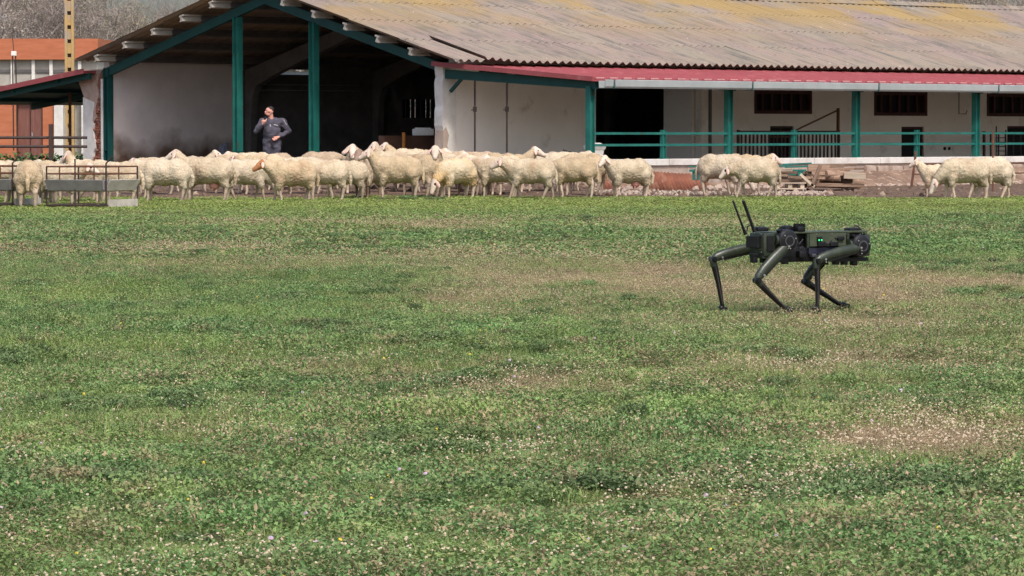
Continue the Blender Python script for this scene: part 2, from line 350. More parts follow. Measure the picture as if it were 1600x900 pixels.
# ------------------------------------------------------------------ grass, clover, flowers (instanced turf)
def leaf_material(name, a, b_, drycol, transl=.27, limecol=(.26, .33, .085)):
    m = bpy.data.materials.new(name); m.use_nodes = True; t = m.node_tree; N = t.nodes; L = t.links; b = N['Principled BSDF']
    b.inputs['Roughness'].default_value = .65; b.inputs['Specular IOR Level'].default_value = .25
    def attr(n, ty='GEOMETRY'):
        q = N.new('ShaderNodeAttribute'); q.attribute_name = n; q.attribute_type = ty; return q.outputs['Fac']
    def mix(f, p, q):
        mx = N.new('ShaderNodeMix'); mx.data_type = 'RGBA'; L.new(f, mx.inputs[0])
        for i, c in ((6, p), (7, q)):
            if isinstance(c, tuple): mx.inputs[i].default_value = (*c, 1)
            else: L.new(c, mx.inputs[i])
        return mx.outputs[2]
    col = mix(attr('tint'), a, b_)
    col = mix(attr('lime', 'INSTANCER'), col, limecol)
    # dry leaves: those whose own random tint falls under the patch's dryness
    g = N.new('ShaderNodeMath'); g.operation = 'LESS_THAN'; L.new(attr('pick'), g.inputs[0]); L.new(attr('dry', 'INSTANCER'), g.inputs[1])
    col = mix(g.outputs[0], col, drycol)
    gp = N.new('ShaderNodeNewGeometry').outputs['Position']
    def nzr(sc, a_, c_, o0, o1):
        n = N.new('ShaderNodeTexNoise'); n.inputs['Scale'].default_value = sc; n.inputs['Detail'].default_value = 3; L.new(gp, n.inputs['Vector'])
        r = N.new('ShaderNodeMapRange'); r.inputs[1].default_value = a_; r.inputs[2].default_value = c_; r.inputs[3].default_value = o0; r.inputs[4].default_value = o1; L.new(n.outputs[0], r.inputs[0]); return r.outputs[0]
    col = mix(nzr(1.7, .5, .68, 0, .75), col, (.235, .31, .10)); col = mix(nzr(3.1, .56, .70, 0, .7), col, (.36, .27, .16))
    ml = N.new('ShaderNodeMath'); ml.operation = 'MULTIPLY'; L.new(attr('lum', 'INSTANCER'), ml.inputs[0]); L.new(nzr(6, .32, .68, .66, 1.26), ml.inputs[1])
    vm = N.new('ShaderNodeVectorMath'); vm.operation = 'SCALE'; L.new(col, vm.inputs[0]); L.new(ml.outputs[0], vm.inputs['Scale'])
    L.new(vm.outputs[0], b.inputs['Base Color'])
    tr = N.new('ShaderNodeBsdfTranslucent'); L.new(vm.outputs[0], tr.inputs[0]); ms = N.new('ShaderNodeMixShader'); ms.inputs[0].default_value = transl
    L.new(b.outputs[0], ms.inputs[1]); L.new(tr.outputs[0], ms.inputs[2]); L.new(ms.outputs[0], N['Material Output'].inputs[0]); return m
M['grass'] = leaf_material('grass_blades', (.125, .215, .055), (.245, .345, .115), (.43, .325, .22))
M['clover'] = leaf_material('clover_leaves', (.085, .175, .05), (.20, .315, .12), (.38, .29, .18))
M['weed'] = leaf_material('dark_weed_leaves', (.095, .165, .06), (.20, .28, .12), (.15, .19, .09))
M['petal'] = mat('cream_petals', (.52, .45, .33), (.42, .32, .23), 60, rough=.8)
M['petal_purple'] = mat('mauve_petals', (.42, .32, .42), rough=.8)
M['petal_yellow'] = mat('yellow_petals', (.6, .45, .05), rough=.8)

protos = bpy.data.collections.new('turf_prototypes')
def turf_patch(name, size, nblade, bw, bh, nclover, cr, mats, seed, nflower=0, fr=.006, fmat=None, lowh=.0):
    r = random.Random(seed); V = []; Fc = []; T = []; PK = []; MI = []
    def put(vs, fs, mi):
        o = len(V); V.extend(vs); Fc.extend([tuple(i + o for i in q) for q in fs]); tt = r.random(); pk = r.random()
        T.extend([tt] * len(vs)); PK.extend([pk] * len(vs)); MI.extend([mi] * len(fs))
    hs = size / 2
    clump = [(r.uniform(-hs, hs), r.uniform(-hs, hs), r.uniform(.5, 1.3)) for _ in range(14)]
    for _ in range(nblade):
        if r.random() < .6:
            cx, cy, k = r.choice(clump); x = r.gauss(cx, .05); y = r.gauss(cy, .05)
        else: x, y, k = r.uniform(-hs, hs), r.uniform(-hs, hs), .7
        a = r.uniform(0, 6.28); h = bh * k * r.uniform(.4, 1.2); le = r.uniform(.2, 1.3) * h; da = Vector((math.cos(a), math.sin(a), 0)); s = Vector((-da.y, da.x, 0)) * bw * r.uniform(.6, 1.2) / 2
        p = Vector((x, y, -.005)); q = p + da * le * .35 + Vector((0, 0, h * .65)); e = p + da * le + Vector((0, 0, h))
        put([p - s, p + s, q + s * .8, q - s * .8, e], [(0, 1, 2, 3), (3, 2, 4)], 0)
    for _ in range(nclover):
        x, y = r.uniform(-hs, hs), r.uniform(-hs, hs); z = lowh + r.uniform(.004, .035) * (1 + r.random()); rr = cr * r.uniform(.5, 1.25); a = r.uniform(0, 6.28)
        tl = Euler((r.gauss(0, .45), r.gauss(0, .45), a)).to_matrix(); c = Vector((x, y, z))
        vs = [c + tl @ Vector(p) * rr for p in ((-1, 0, -.2), (-.2, -.7, .05), (1, 0, 0), (-.2, .7, .05))]
        put(vs, [(0, 1, 2), (0, 2, 3)], 1)
    for _ in range(nflower):
        x, y = r.uniform(-hs, hs), r.uniform(-hs, hs); z = r.uniform(.02, .055); rr = fr * r.uniform(.6, 1.3); c = Vector((x, y, z))
        tl = Euler((r.gauss(.5, .4), r.gauss(0, .4), r.uniform(0, 6.28))).to_matrix()
        vs = [c + tl @ Vector((math.cos(i * 1.257), math.sin(i * 1.257), 0)) * rr for i in range(5)] + [c + tl @ Vector((0, 0, rr * .7))]
        put(vs, [(i, (i + 1) % 5, 5) for i in range(5)], 2)
    me = bpy.data.meshes.new(name); me.from_pydata(V, [], Fc)
    me.attributes.new('tint', 'FLOAT', 'POINT').data.foreach_set('value', T); me.attributes.new('pick', 'FLOAT', 'POINT').data.foreach_set('value', PK)
    for m in mats: me.materials.append(m)
    me.polygons.foreach_set('material_index', MI)
    o = bpy.data.objects.new(name, me); return o
def scatter(name, protos_, pts, label, cat):
    """pts: x,y,kind,rot,scale,zscale,dry,lime,lum"""
    col = bpy.data.collections.new(name + '_protos')
    for o in protos_: col.objects.link(o)
    me = bpy.data.meshes.new(name); me.from_pydata([(p[0], p[1], zg(p[0], p[1])) for p in pts], [], [])
    for n, i, ty in (('kind', 2, 'INT'), ('rot', 3, 'FLOAT'), ('scl', 4, 'FLOAT'), ('zscl', 5, 'FLOAT'), ('dry', 6, 'FLOAT'), ('lime', 7, 'FLOAT'), ('lum', 8, 'FLOAT')):
        me.attributes.new(n, ty, 'POINT').data.foreach_set('value', [p[i] for p in pts])
    o = bpy.data.objects.new(name, me); C.objects.link(o); tag(o, label, cat, kind='stuff')
    g = bpy.data.node_groups.new(name, 'GeometryNodeTree'); g.interface.new_socket('Geometry', in_out='INPUT', socket_type='NodeSocketGeometry'); g.interface.new_socket('Geometry', in_out='OUTPUT', socket_type='NodeSocketGeometry')
    N = g.nodes; L = g.links; gi = N.new('NodeGroupInput'); go = N.new('NodeGroupOutput'); iop = N.new('GeometryNodeInstanceOnPoints'); ci = N.new('GeometryNodeCollectionInfo')
    ci.inputs[0].default_value = col; ci.inputs['Separate Children'].default_value = True; ci.inputs['Reset Children'].default_value = True
    def na(n, ty):
        q = N.new('GeometryNodeInputNamedAttribute'); q.data_type = ty; q.inputs[0].default_value = n; return q.outputs[0]
    cr = N.new('ShaderNodeCombineXYZ'); L.new(na('rot', 'FLOAT'), cr.inputs[2]); cs = N.new('ShaderNodeCombineXYZ'); sc_ = na('scl', 'FLOAT'); L.new(sc_, cs.inputs[0]); L.new(sc_, cs.inputs[1]); L.new(na('zscl', 'FLOAT'), cs.inputs[2])
    L.new(gi.outputs[0], iop.inputs['Points']); L.new(ci.outputs[0], iop.inputs['Instance']); iop.inputs['Pick Instance'].default_value = True; L.new(na('kind', 'INT'), iop.inputs['Instance Index'])
    L.new(cr.outputs[0], iop.inputs['Rotation']); L.new(cs.outputs[0], iop.inputs['Scale']); L.new(iop.outputs[0], go.inputs[0])
    md = o.modifiers.new('turf', 'NODES'); md.node_group = g
    return o
fm = [M['grass'], M['clover'], M['petal']]
P_near = [turf_patch('turf_%s' % c, .6, 1100, .0038, .042, 520, .0075, fm, 10 + i) for i, c in enumerate('abc')]        # mixed
P_near += [turf_patch('turf_%s' % c, .6, 450, .0036, .038, 1300, .0092, fm, 20 + i) for i, c in enumerate('de')]           # clover rich
P_near += [turf_patch('turf_%s' % c, .6, 700, .0032, .028, 520, .006, fm, 30 + i, nflower=22, fr=.0048) for i, c in enumerate('fg')]   # dry, small seed heads
P_far = [turf_patch('far_turf_%s' % c, 1.2, 1100, .011, .045, 700, .02, fm, 40 + i) for i, c in enumerate('abc')]
P_far += [turf_patch('far_turf_%s' % c, 1.2, 900, .009, .03, 700, .014, fm, 50 + i, nflower=70, fr=.0075) for i, c in enumerate('de')]
pts = []; r2 = random.Random(3)
y = 10.2
while y < 42:
    hw = .1334 * y + 2.2; st = .36; x = -hw
    while x < hw:
        X = x + r2.uniform(-.15, .15); Yy = y + r2.uniform(-.15, .15); d = dry(X, Yy); n = noise.noise(Vector((X * .9, Yy * .35, 11)))
        if d > .42 + .3 * r2.random() - .1: k = r2.choice((5, 6))
        elif n + (24 - Yy) * .025 > .12 + .2 * r2.random() - .1: k = r2.choice((3, 4))
        else: k = r2.choice((0, 1, 2))
        hgt = max(.35, 1 + 1.0 * noise.noise(Vector((X * 1.6, Yy * 1.0, 20))) + r2.uniform(-.25, .3) - .3 * d)
        pts.append((X, Yy, k, r2.uniform(0, 6.28), 1.0, hgt, min(.95, d * .9 + .06), max(lime(X, Yy) * .6, .9 * max(0, noise.noise(Vector((X * .7, Yy * .35, 41))) + .02)), r2.uniform(.85, 1.15) * (1 + .2 * noise.noise(Vector((X * .8, Yy * .4, 31)))))); x += st
    y += st
scatter('grass', P_near, pts, 'short mixed grass and clover of the near pasture', 'grass')
pts = []
y = 41.5
while y < 83.5:
    hw = .1334 * y + 3.0; st = .75; x = -hw
    while x < hw:
        X = x + r2.uniform(-.3, .3); Yy = y + r2.uniform(-.3, .3)
        edge = 80.3 + 1.1 * noise.noise(Vector((X * .5, 3, 1))) + .8 * noise.noise(Vector((X * 1.7, 3, 9)))
        if Yy < edge:
            d = dry(X, Yy); k = r2.choice((3, 4)) if d > .45 else r2.choice((0, 1, 2))
            pts.append((X, Yy, k, r2.uniform(0, 6.28), 1.0, (.62 if Yy > 62 else .85) * (1 + .5 * noise.noise(Vector((X * .5, Yy * .3, 20)))), min(.9, d * .85 + .04), lime(X, Yy), r2.uniform(.9, 1.1) * (1 + .2 * noise.noise(Vector((X * .5, Yy * .3, 31))))))
        x += st
    y += st
scatter('far_grass', P_far, pts, 'bright short grass at the far end of the pasture before the flock', 'grass')
# dark weed tufts
P_weed = [turf_patch('weed_%s' % c, .35, 160, .008, .08, 620, .014, [M['weed'], M['weed'], M['petal']], 60 + i, lowh=.03) for i, c in enumerate('abc')]
pts = []
spots = [(545, 385), (575, 380), (560, 390), (600, 388), (500, 371), (620, 372), (860, 373), (930, 346), (950, 347), (790, 543), (770, 546), (1060, 563), (1080, 560), (1500, 420), (1480, 424), (280, 362), (450, 465), (470, 463), (400, 605), (425, 602),
         (850, 374), (640, 392), (740, 372), (1430, 345), (1520, 350), (240, 452), (570, 462), (30, 575), (1270, 392), (650, 313), (670, 314), (1010, 780), (965, 790), (430, 790), (1340, 782), (1300, 775), (170, 765), (1545, 800), (100, 560), (690, 690), (1450, 770), (560, 520), (380, 520), (1560, 470), (700, 600), (330, 640)]
for a, b in spots:
    Y0 = Yof(b)
    for k in range(5):
        sx = r2.gauss(0, .22 + .005 * Y0); Yy = Y0 + r2.gauss(0, .15 + .012 * Y0)
        pts.append(((a - 800) / F * Y0 + sx, Yy, r2.randrange(3), r2.uniform(0, 6.28), r2.uniform(.5, .95), r2.uniform(.45, .95), .05, 0, r2.uniform(.7, 1.2)))
for k in range(1500):
    Yy = r2.uniform(13, 60); X = r2.uniform(-1, 1) * (.1334 * Yy + 1)
    if dry(X, Yy) < .4: pts.append((X, Yy, r2.randrange(3), r2.uniform(0, 6.28), r2.uniform(.2, .6), r2.uniform(.25, .8), .05, 0, r2.uniform(.7, 1.5)))
pts_w = pts
P_tuft = [turf_patch('tuft_%s' % c, .26, 260, .004, .105, 0, .01, fm, 80 + i) for i, c in enumerate('abc')]
pts = []
for k in range(3000):
    u = r2.random(); Yy = 11.5 / (1 - u * (1 - 11.5 / 60)); X = r2.uniform(-1, 1) * (.1334 * Yy + 1)
    if noise.noise(Vector((X * .6, Yy * .25, 77))) > -.05 and dry(X, Yy) < .6: pts.append((X, Yy, r2.randrange(3), r2.uniform(0, 6.28), r2.uniform(.5, 1.2), r2.uniform(.35, .95) * (.5 if Yy < 17 else .75), .12, r2.uniform(0, .6), r2.uniform(.9, 1.25)))
scatter('grass_tufts', P_tuft, pts, 'taller bright grass tufts in the near pasture', 'grass')
pts = pts_w
scatter('weeds', P_weed, pts, 'darker leafy weed tufts dotted through the pasture', 'weeds')
# small wild flowers
def flowers(name, n, m, r0, label, fn, seed):
    mb = MB(); r = random.Random(seed); k = 0
    while k < n:
        u = r.random(); Yy = 11.5 / (1 - u * (1 - 11.5 / 62)); X = r.uniform(-1, 1) * (.1334 * Yy + 1)
        if r.random() > fn(X, Yy): k += .08; continue
        k += 1; c = Vector((X, Yy, zg(X, Yy) + r.uniform(.035, .07))); rr = r0 * r.uniform(.6, 1.3); tl = Euler((r.gauss(.6, .3), r.gauss(0, .3), 0)).to_matrix()
        mb.add([c + tl @ Vector((math.cos(i * 1.047), math.sin(i * 1.047), 0)) * rr for i in range(6)] + [c + tl @ Vector((0, 0, rr * .6))], [(i, (i + 1) % 6, 6) for i in range(6)])
    me = bpy.data.meshes.new(name); me.from_pydata(mb.v, [], mb.f); o = link(name, me, m); tag(o, label, 'flowers', kind='stuff')
flowers('daisies', 13000, M['petal'], .0046, 'tiny cream flower heads scattered over the pasture', lambda x, y: .03 + .97 * max(0, min(1, dry(x, y) * .8 + 1.1 * noise.noise(Vector((x * 1.3, y * .7, 51))))) ** 1.4, 5)
flowers('mauve_flowers', 90, M['petal_purple'], .008, 'few mauve flowers scattered in the near grass', lambda x, y: .5, 6)
flowers('yellow_flowers', 60, M['petal_yellow'], .007, 'few yellow flowers scattered in the near grass', lambda x, y: .5, 8)

# ------------------------------------------------------------------ barn frame of reference
A0 = Vector((-1.61, 92.0, 0)); cs = math.sqrt(.5); W = 12.9; LEN = 33.9; ZR = 5.15; TA = .28
def onwall(p, q, yl=0.0):     # pixel on the plane y_local = yl  -> x_local, z
    k = (p - 800) / F; ax = A0.x - cs * yl; ay = A0.y + cs * yl
    x = (k * ay - ax) / (cs * (1 - k)); Y = ay + cs * x
    return x, H + (205 - q) * Y / F
def ongable(p, q, xl=0.0):    # pixel on the plane x_local = xl -> y_local, z
    k = (p - 800) / F; ax = A0.x + cs * xl; ay = A0.y + cs * xl
    y = (ax - k * ay) / (cs * (1 + k)); Y = ay + cs * y
    return y, H + (205 - q) * Y / F
barn = empty('barn', A0, R(45), 'long low livestock barn with open gable and weathered corrugated roof behind the flock', 'barn')
def rz(y): return ZR - abs(y - W / 2) * TA
def wall_boxes(mb, x0, x1, z0, z1, y0, y1, openings, axis='x'):
    cuts = sorted(set([x0, x1] + [q for o in openings for q in o[:2] if x0 < q < x1]))
    for a, b in zip(cuts, cuts[1:]):
        m_ = (a + b) / 2; sol = [(z0, z1)]
        for oa, ob, oz0, oz1 in openings:
            if oa < m_ < ob:
                ns = []
                for s0, s1 in sol:
                    if oz0 > s0: ns.append((s0, min(s1, oz0)))
                    if oz1 < s1: ns.append((max(s0, oz1), s1))
                sol = ns
        for s0, s1 in sol:
            if s1 - s0 > .01: mb.box(((a + b) / 2, (y0 + y1) / 2, (s0 + s1) / 2) if axis == 'x' else ((y0 + y1) / 2, (a + b) / 2, (s0 + s1) / 2), (b - a, y1 - y0, s1 - s0) if axis == 'x' else (y1 - y0, b - a, s1 - s0))
# long front wall with openings read off the photograph
def op(p0, q0, p1, q1):
    a, zt = onwall(p0, q0); b, _ = onwall(p1, q0); _, zb = onwall((p0 + p1) / 2, q1); return (a, b, zb, zt)
big = op(931, 100, 1096, 330); big = (big[0], big[1], -.5, 2.55)
w1 = op(1178, 141, 1268, 178); w2 = op(1365, 143, 1448, 181); w3 = op(1541, 146, 1625, 182)
d1 = op(1203, 197, 1240, 300); d2 = op(1408, 198, 1443, 300); d3 = op(1573, 197, 1612, 300)
d1, d2, d3 = [(a, b, -.5, c) for a, b, _, c in (d1, d2, d3)]
more = []
x = 26.5
while x < 33: more.append((x, x + 1.9, w3[2], w3[3])); x += 4.3
mb = MB(); wall_boxes(mb, .35, LEN, -.3, rz(0) - .07, 0, .22, [big, w1, w2, w3, d1, d2, d3] + more); mb.build('front_wall', M['plaster'], barn)
# ragged whitewashed wall end at the near corner
pr = random.Random(4); outl = []
for i in range(29):
    z = -.2 + i * (rz(0) - .10) / 28; outl.append((-.06 - .05 * pr.random() if i > 6 else .02 + .05 * pr.random(), z))
poly = outl + [(.35, rz(0) - .3), (.35, -.2)]
MB().prism(poly, 'y', -.03, .25).build('wall_end', M['whitewash'], barn)
mb = MB()
for i in range(26):
    z = .0 + i * .105; mb.box((.10 + pr.uniform(-.02, .03), .27 + pr.uniform(-.01, .01), z), (.2, .10, .085), Euler((pr.uniform(-.1, .1), 0, pr.uniform(-.2, .2))))
o = mb.build('exposed_brick', M['brick'], barn, bevel=.008); o['kind'] = 'stuff'
mb = MB()
for i in range(9): mb.box((-.03, .02 + pr.uniform(-.03, .05), .15 + i * .11), (.07, .2, .11), Euler((pr.uniform(-.15, .15), pr.uniform(-.2, .2), 0)))
o = mb.build('broken_render_edge', M['concrete_pink'], barn, bevel=.02, smooth=True)
poly = [(-.12, .2), (.16, .2), (.12, .75), (.04, 1.05), (.10, 1.3), (-.0, 1.5), (-.09, 1.42), (-.11, .9)]
MB().prism(poly, 'y', -.046, .24).build('bare_brick_patch', M['concrete_pink'], barn)
# portions of shutters and windows
def barred_window(o_, n=6):
    a, b, z0, z1 = o_; f = .09
    fr = MB(); fr.box(((a + b) / 2, .06, z0 + f / 2), (b - a, .14, f)); fr.box(((a + b) / 2, .06, z1 - f / 2), (b - a, .14, f))
    fr.box((a + f / 2, .06, (z0 + z1) / 2), (f, .14, z1 - z0 - 2 * f)); fr.box((b - f / 2, .06, (z0 + z1) / 2), (f, .14, z1 - z0 - 2 * f))
    wn = fr.build('window', M['window_red'], barn)
    for i in range(1, n):
        x = a + (b - a) * i / n; MB().box((x, .07, (z0 + z1) / 2), (.07, .05, z1 - z0 - 2 * f)).build('slat', M['window_red'], wn)
    MB().box(((a + b) / 2, .15, (z0 + z1) / 2), (b - a - .1, .02, z1 - z0 - .1)).build('dark_backing', M['black'], wn)  # black sheet paints the unlit interior behind the slats
for o_ in [w1, w2, w3] + more: barred_window(o_)
for k, o_ in enumerate((d1, d2, d3)):
    a, b, z0, z1 = o_
    fr = MB(); fr.box((a - .0 + .03, .1, (z1) / 2), (.06, .12, z1)); fr.box((b - .03, .1, z1 / 2), (.06, .12, z1)); fr.box(((a + b) / 2, .1, z1 - .03), (b - a - .12, .12, .06))
    fr.build('door_frame', M['window_red'] if k else M['dark_steel'], barn)
    MB().box(((a + b) / 2, .19, z1 / 2), (b - a, .02, z1)).build('doorway_dark', M['black'], barn)  # black sheet paints the dark inside of the doorway
a, b, z0, z1 = d1
mb = MB()
for z in (z1 - .28, z1 - .5): mb.box(((a + b) / 2, .05, z), (b - a - .1, .04, .05))
mb.box(((a + b) / 2, .055, z1 - .35), (.03, .03, .7)); mb.build('door_grille', M['rust'], barn)
# reveals of the big opening (pale jambs)
mb = MB(); mb.box((big[1] + .0, .75, 1.3), (.16, 1.0, 2.6)); mb.build('opening_jamb', M['plaster'], barn)
mb = MB(); mb.box((big[1] + .3, -.02, 1.3), (.08, .05, 2.6)); mb.build('jamb_trim', M['dark_conc'], barn)
# other walls
gap = (5.9, 8.05, 2.93, 3.05)
mb = MB(); mb.box((2.25, W - .11, 1.4), (4.5, .22, rz(W) - .27 - .0)); 
o = MB().box((2.32, W - .11, (rz(W) - .05) / 2), (4.64, .22, rz(W) - .05)).build('plastered_side_wall', M['plaster_mud'], barn)
mb = MB(); GX0 = onwall(430, 112, W)[0]; GX1 = onwall(489, 112, W)[0]
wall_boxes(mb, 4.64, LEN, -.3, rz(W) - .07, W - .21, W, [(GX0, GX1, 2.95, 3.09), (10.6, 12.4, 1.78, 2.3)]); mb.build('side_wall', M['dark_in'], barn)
mb = MB()
for i in range(9): mb.box((10.7 + i * .2, W - .1, 2.04), (.16 if i not in (2, 5) else .12, .05, .52))
mb.build('side_shutter', M['black'], barn)
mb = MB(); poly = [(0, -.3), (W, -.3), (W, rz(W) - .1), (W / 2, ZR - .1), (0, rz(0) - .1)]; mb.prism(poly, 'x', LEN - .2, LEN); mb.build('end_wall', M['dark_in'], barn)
# translucent strip added to show daylight where the side wall has an open gap
tl = bpy.data.materials.new('gap_daylight_sheet'); tl.use_nodes = True; tn = tl.node_tree; tb = tn.nodes.new('ShaderNodeBsdfTranslucent'); tb.inputs[0].default_value = (.95, .95, .93, 1); tn.links.new(tb.outputs[0], tn.nodes['Material Output'].inputs[0])
mb = MB(); n = 48; xs_ = [GX0 + (GX1 - GX0) * i / n for i in range(n + 1)]
vs = [(x, W - .25, 2.95) for x in xs_] + [(x, W - .25, 3.065 + .03 * math.sin(x * 12)) for x in xs_]
mb.add(vs, [(i, i + 1, n + 2 + i, n + 1 + i) for i in range(n)]); mb.build('gap_daylight', tl, barn)
# portal frames
def portal(xl):
    t_ = .3; hgt = rz(0) - .42; o = []; 
    outer = [(.22, -.2), (.24, rz(.24) - .36), (W / 2, ZR - .36), (W - .24, rz(.24) - .36), (W - .24, -.2)]
    inner = [(W - .44, -.2), (W - .48, 1.7), (W - .52, 2.3), (W - .68, 2.62), (W - 1.5, 2.95), (W / 2, ZR - .66), (1.5, 2.95), (.75, 2.62), (.60, 2.3), (.60, 1.7), (.56, -.2)]
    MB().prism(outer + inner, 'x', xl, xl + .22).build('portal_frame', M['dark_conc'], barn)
for i in range(1, 7): portal(i * 4.7)
# teal gable frame
yl, zl = ongable(176, 105)
mb = MB()
def rafter(mb, ya, yb, top, dep, x0, x1): mb.prism([(ya, rz(ya) - top), (yb, rz(yb) - top), (yb, rz(yb) - top - dep), (ya, rz(ya) - top - dep)], 'x', x0, x1)
m1 = MB(); rafter(m1, .02, W / 2, .33, .23, -.06, .06); m1.build('rafter_beam', M['teal_shaded'], barn)
m1 = MB(); rafter(m1, W / 2, W - .02, .33, .23, -.06, .06); m1.build('rafter_beam', M['teal_shaded'], barn)
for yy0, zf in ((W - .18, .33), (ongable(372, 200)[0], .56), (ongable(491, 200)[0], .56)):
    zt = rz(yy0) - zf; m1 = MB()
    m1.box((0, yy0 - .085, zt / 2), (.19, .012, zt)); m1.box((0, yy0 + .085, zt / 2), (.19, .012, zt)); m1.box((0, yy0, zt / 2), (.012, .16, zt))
    m1.box((.0, yy0, .9), (.16, .20, .02)); m1.build('gable_post', M['teal'] if zf > .4 else M['teal_shaded'], barn)
MB().box((-.08, W - .02, 1.4), (.03, .08, 2.75)).build('post_trim', M['whitewash'], barn)
# left pier: broken render over brick
py0, py1 = ongable(166, 200)[0], ongable(134, 200)[0]
zt = rz(W) - .32
MB().box((.13, (py0 + py1) / 2, zt / 2), (.22, py1 - py0, zt)).build('brick_pier', M['brick'], barn)
mb = MB(); pr = random.Random(9); row = 0; z = .05
while z < zt - .05:
    y_ = py0 + (.05 if row % 2 else 0)
    while y_ < py0 + .47:
        wd = .11 if pr.random() < .6 else .22; dd = pr.uniform(.02, .09)
        if pr.random() < .93: mb.box((.02 - dd / 2 + .0, y_ + wd / 2, z), (dd, wd - .014, .052), Euler((pr.uniform(-.04, .04), 0, pr.uniform(-.05, .05))))
        y_ += wd
    z += .066; row += 1
o = mb.build('pier_brick', M['brick'], barn, bevel=.006); o['kind'] = 'stuff'
def edgey(z): return py0 + .42 + .03 * math.sin(z * 5) + (.06 if z < .9 else 0)
zz = [(.0 + i * .12) for i in range(int(2.3 / .12))]
poly = [(py1 + .003, 0)] + [(py1 + .003, 2.3)] + [(edgey(z) + pr.uniform(-.03, .03), z) for z in reversed(zz)]
MB().prism(poly, 'x', -.075, .015).build('pier_whitewash', M['whitewash'], barn)
poly = [(py1 - .03, 2.3), (py1 + .2, zt - .3), (py1 + .18, zt), (py0 + .06, zt), (py0 + .12, 2.95), (py0 + .22, 2.8), (py0 + .28, 2.6), (py0 + .22, 2.35), (py0 + .30, 2.15), (py0 + .36, 2.0), (py0 + .32, 1.75), (py0 + .46, 1.62), (py0 + .50, 1.95), (py0 + .60, 2.2)]
MB().prism(poly, 'x', -.07, .016).build('pier_render', M['render_old'], barn)
# purlins
for k in range(6):
    for yy0 in (.5 + 1.15 * k, W - .5 - 1.15 * k):
        if abs(yy0 - W / 2) < .3: continue
        z = rz(yy0) - .17; m1 = MB(); sl = -TA if yy0 > W / 2 else TA; e = Euler((math.atan(sl), 0, 0))
        m1.box((LEN / 2 - .35, yy0, z + .05), (LEN + .6, .14, .035), e); m1.box((LEN / 2 - .34, yy0, z - .02), (LEN + .57, .06, .11), e); m1.box((LEN / 2 - .35, yy0, z - .08), (LEN + .59, .10, .03), e)
        m1.build('purlin', M['dark_conc'], barn)  # inner length coloured dark for the shade under the roof
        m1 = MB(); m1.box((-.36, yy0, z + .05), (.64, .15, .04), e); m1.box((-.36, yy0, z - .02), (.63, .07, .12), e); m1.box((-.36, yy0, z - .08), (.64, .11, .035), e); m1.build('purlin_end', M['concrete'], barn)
# roof sheets
def sheet_mesh(wd, ln, ncor, amp=.036, seg=8, th=.008):
    n = ncor * seg; mb = MB(); vs = []
    for k, dz in ((0, 0), (1, -th)):
        for yy in (0, ln):
            for i in range(n + 1): vs.append((wd * i / n, yy, amp * math.cos(2 * math.pi * i / seg) + dz))
    N1 = n + 1; fs = []
    for i in range(n):
        fs.append((i, i + 1, N1 + i + 1, N1 + i)); fs.append((2 * N1 + i + 1, 2 * N1 + i, 3 * N1 + i, 3 * N1 + i + 1))
        fs.append((i + 1, i, 2 * N1 + i, 2 * N1 + i + 1)); fs.append((N1 + i, N1 + i + 1, 3 * N1 + i + 1, 3 * N1 + i))
    mb.add(vs, fs); me = mb.mesh('roof_sheet', smooth=True, angle=60); me.materials.append(M['roof']); return me
SW = 1.062; rows = 4; slope = math.atan(TA); ov_r = 1.0; ov_l = .3
def lay(side):
    run = W / 2 + (ov_r if side < 0 else ov_l) - .1; L_ = run / math.cos(slope) / rows; me = sheet_mesh(SW, L_ + .14, 4)
    for r_ in range(rows):
        for c in range(33):
            o = bpy.data.objects.new('roof_sheet', me); C.objects.link(o); o.parent = barn
            x = -.7 + c * SW; d = (.1 + L_ * (r_ + 1) * math.cos(slope)); yb = W / 2 + side * d; zb = rz(yb) + .0
            tilt = .007 + rnd.uniform(-.002, .002)
            # local +y runs up-slope
            ang = slope if side < 0 else slope
            jit = rnd.uniform(-.006, .006)
            if side < 0: o.rotation_euler = (slope - tilt, rnd.uniform(-.002, .002), 0); o.location = (x, yb + jit, zb + .012)
            else: o.rotation_euler = (slope - tilt, 0, math.pi + rnd.uniform(-.004, .004)); o.location = (x + SW, yb + jit, zb + .012)
            if side < 0 and c == 1 and r_ == 3: o.rotation_euler[1] = .055; o.location.z += .07; o.location.x += .0
lay(-1); lay(1)
# ridge caps
for c in range(33):
    mb = MB(); x0 = -.7 + c * SW; hh = ZR + .02 + rnd.uniform(-.008, .012)
    prof = [(-.27, -.05), (-.08, .03), (0, .075), (.08, .03), (.27, -.05), (.26, -.065), (.08, .005), (0, .045), (-.08, .005), (-.26, -.065)]
    mb.prism([(W / 2 + a, hh + b) for a, b in prof], 'x', x0, x0 + SW - .01); mb.tube([(x0 + .02, W / 2, hh + .05), (x0 + .1, W / 2, hh + .055)], .055, 8)
    mb.build('ridge_cap', M['roof'], barn)
# interior: low wall, tank, post, pipes, floor
yb_, zb_ = 0, 0
fl = MB(); fl.box((LEN / 2, W / 2, .16), (LEN, W - .5, .24)); o = fl.build('barn_floor', M['dark_conc'], barn)
xa, z1_ = onwall(596, 212, 3.0); xb, _ = onwall(702, 212, 3.0)
mb = MB(); mb.box(((xa + xb) / 2, 3.0, z1_ / 2), (xb - xa, .2, z1_)); mb.build('pen_wall', mat('dark_brick', (.17, .085, .055), (.10, .055, .04), 3, bump=.5, c3=(.2, .13, .1), s3=8, lo3=.6, hi3=.7), barn)
xp, zp = onwall(631, 207, 2.8)
pipe = MB()
for q in (132, 141):
    x0, z0 = onwall(398, q, W - .4); x1, _ = onwall(562, q, W - .4); pipe.tube([(x0, W - .4, z0), (x1, W - .4, z0)], .016, 6)
pipe.build('milk_pipe', M['galv'], barn)

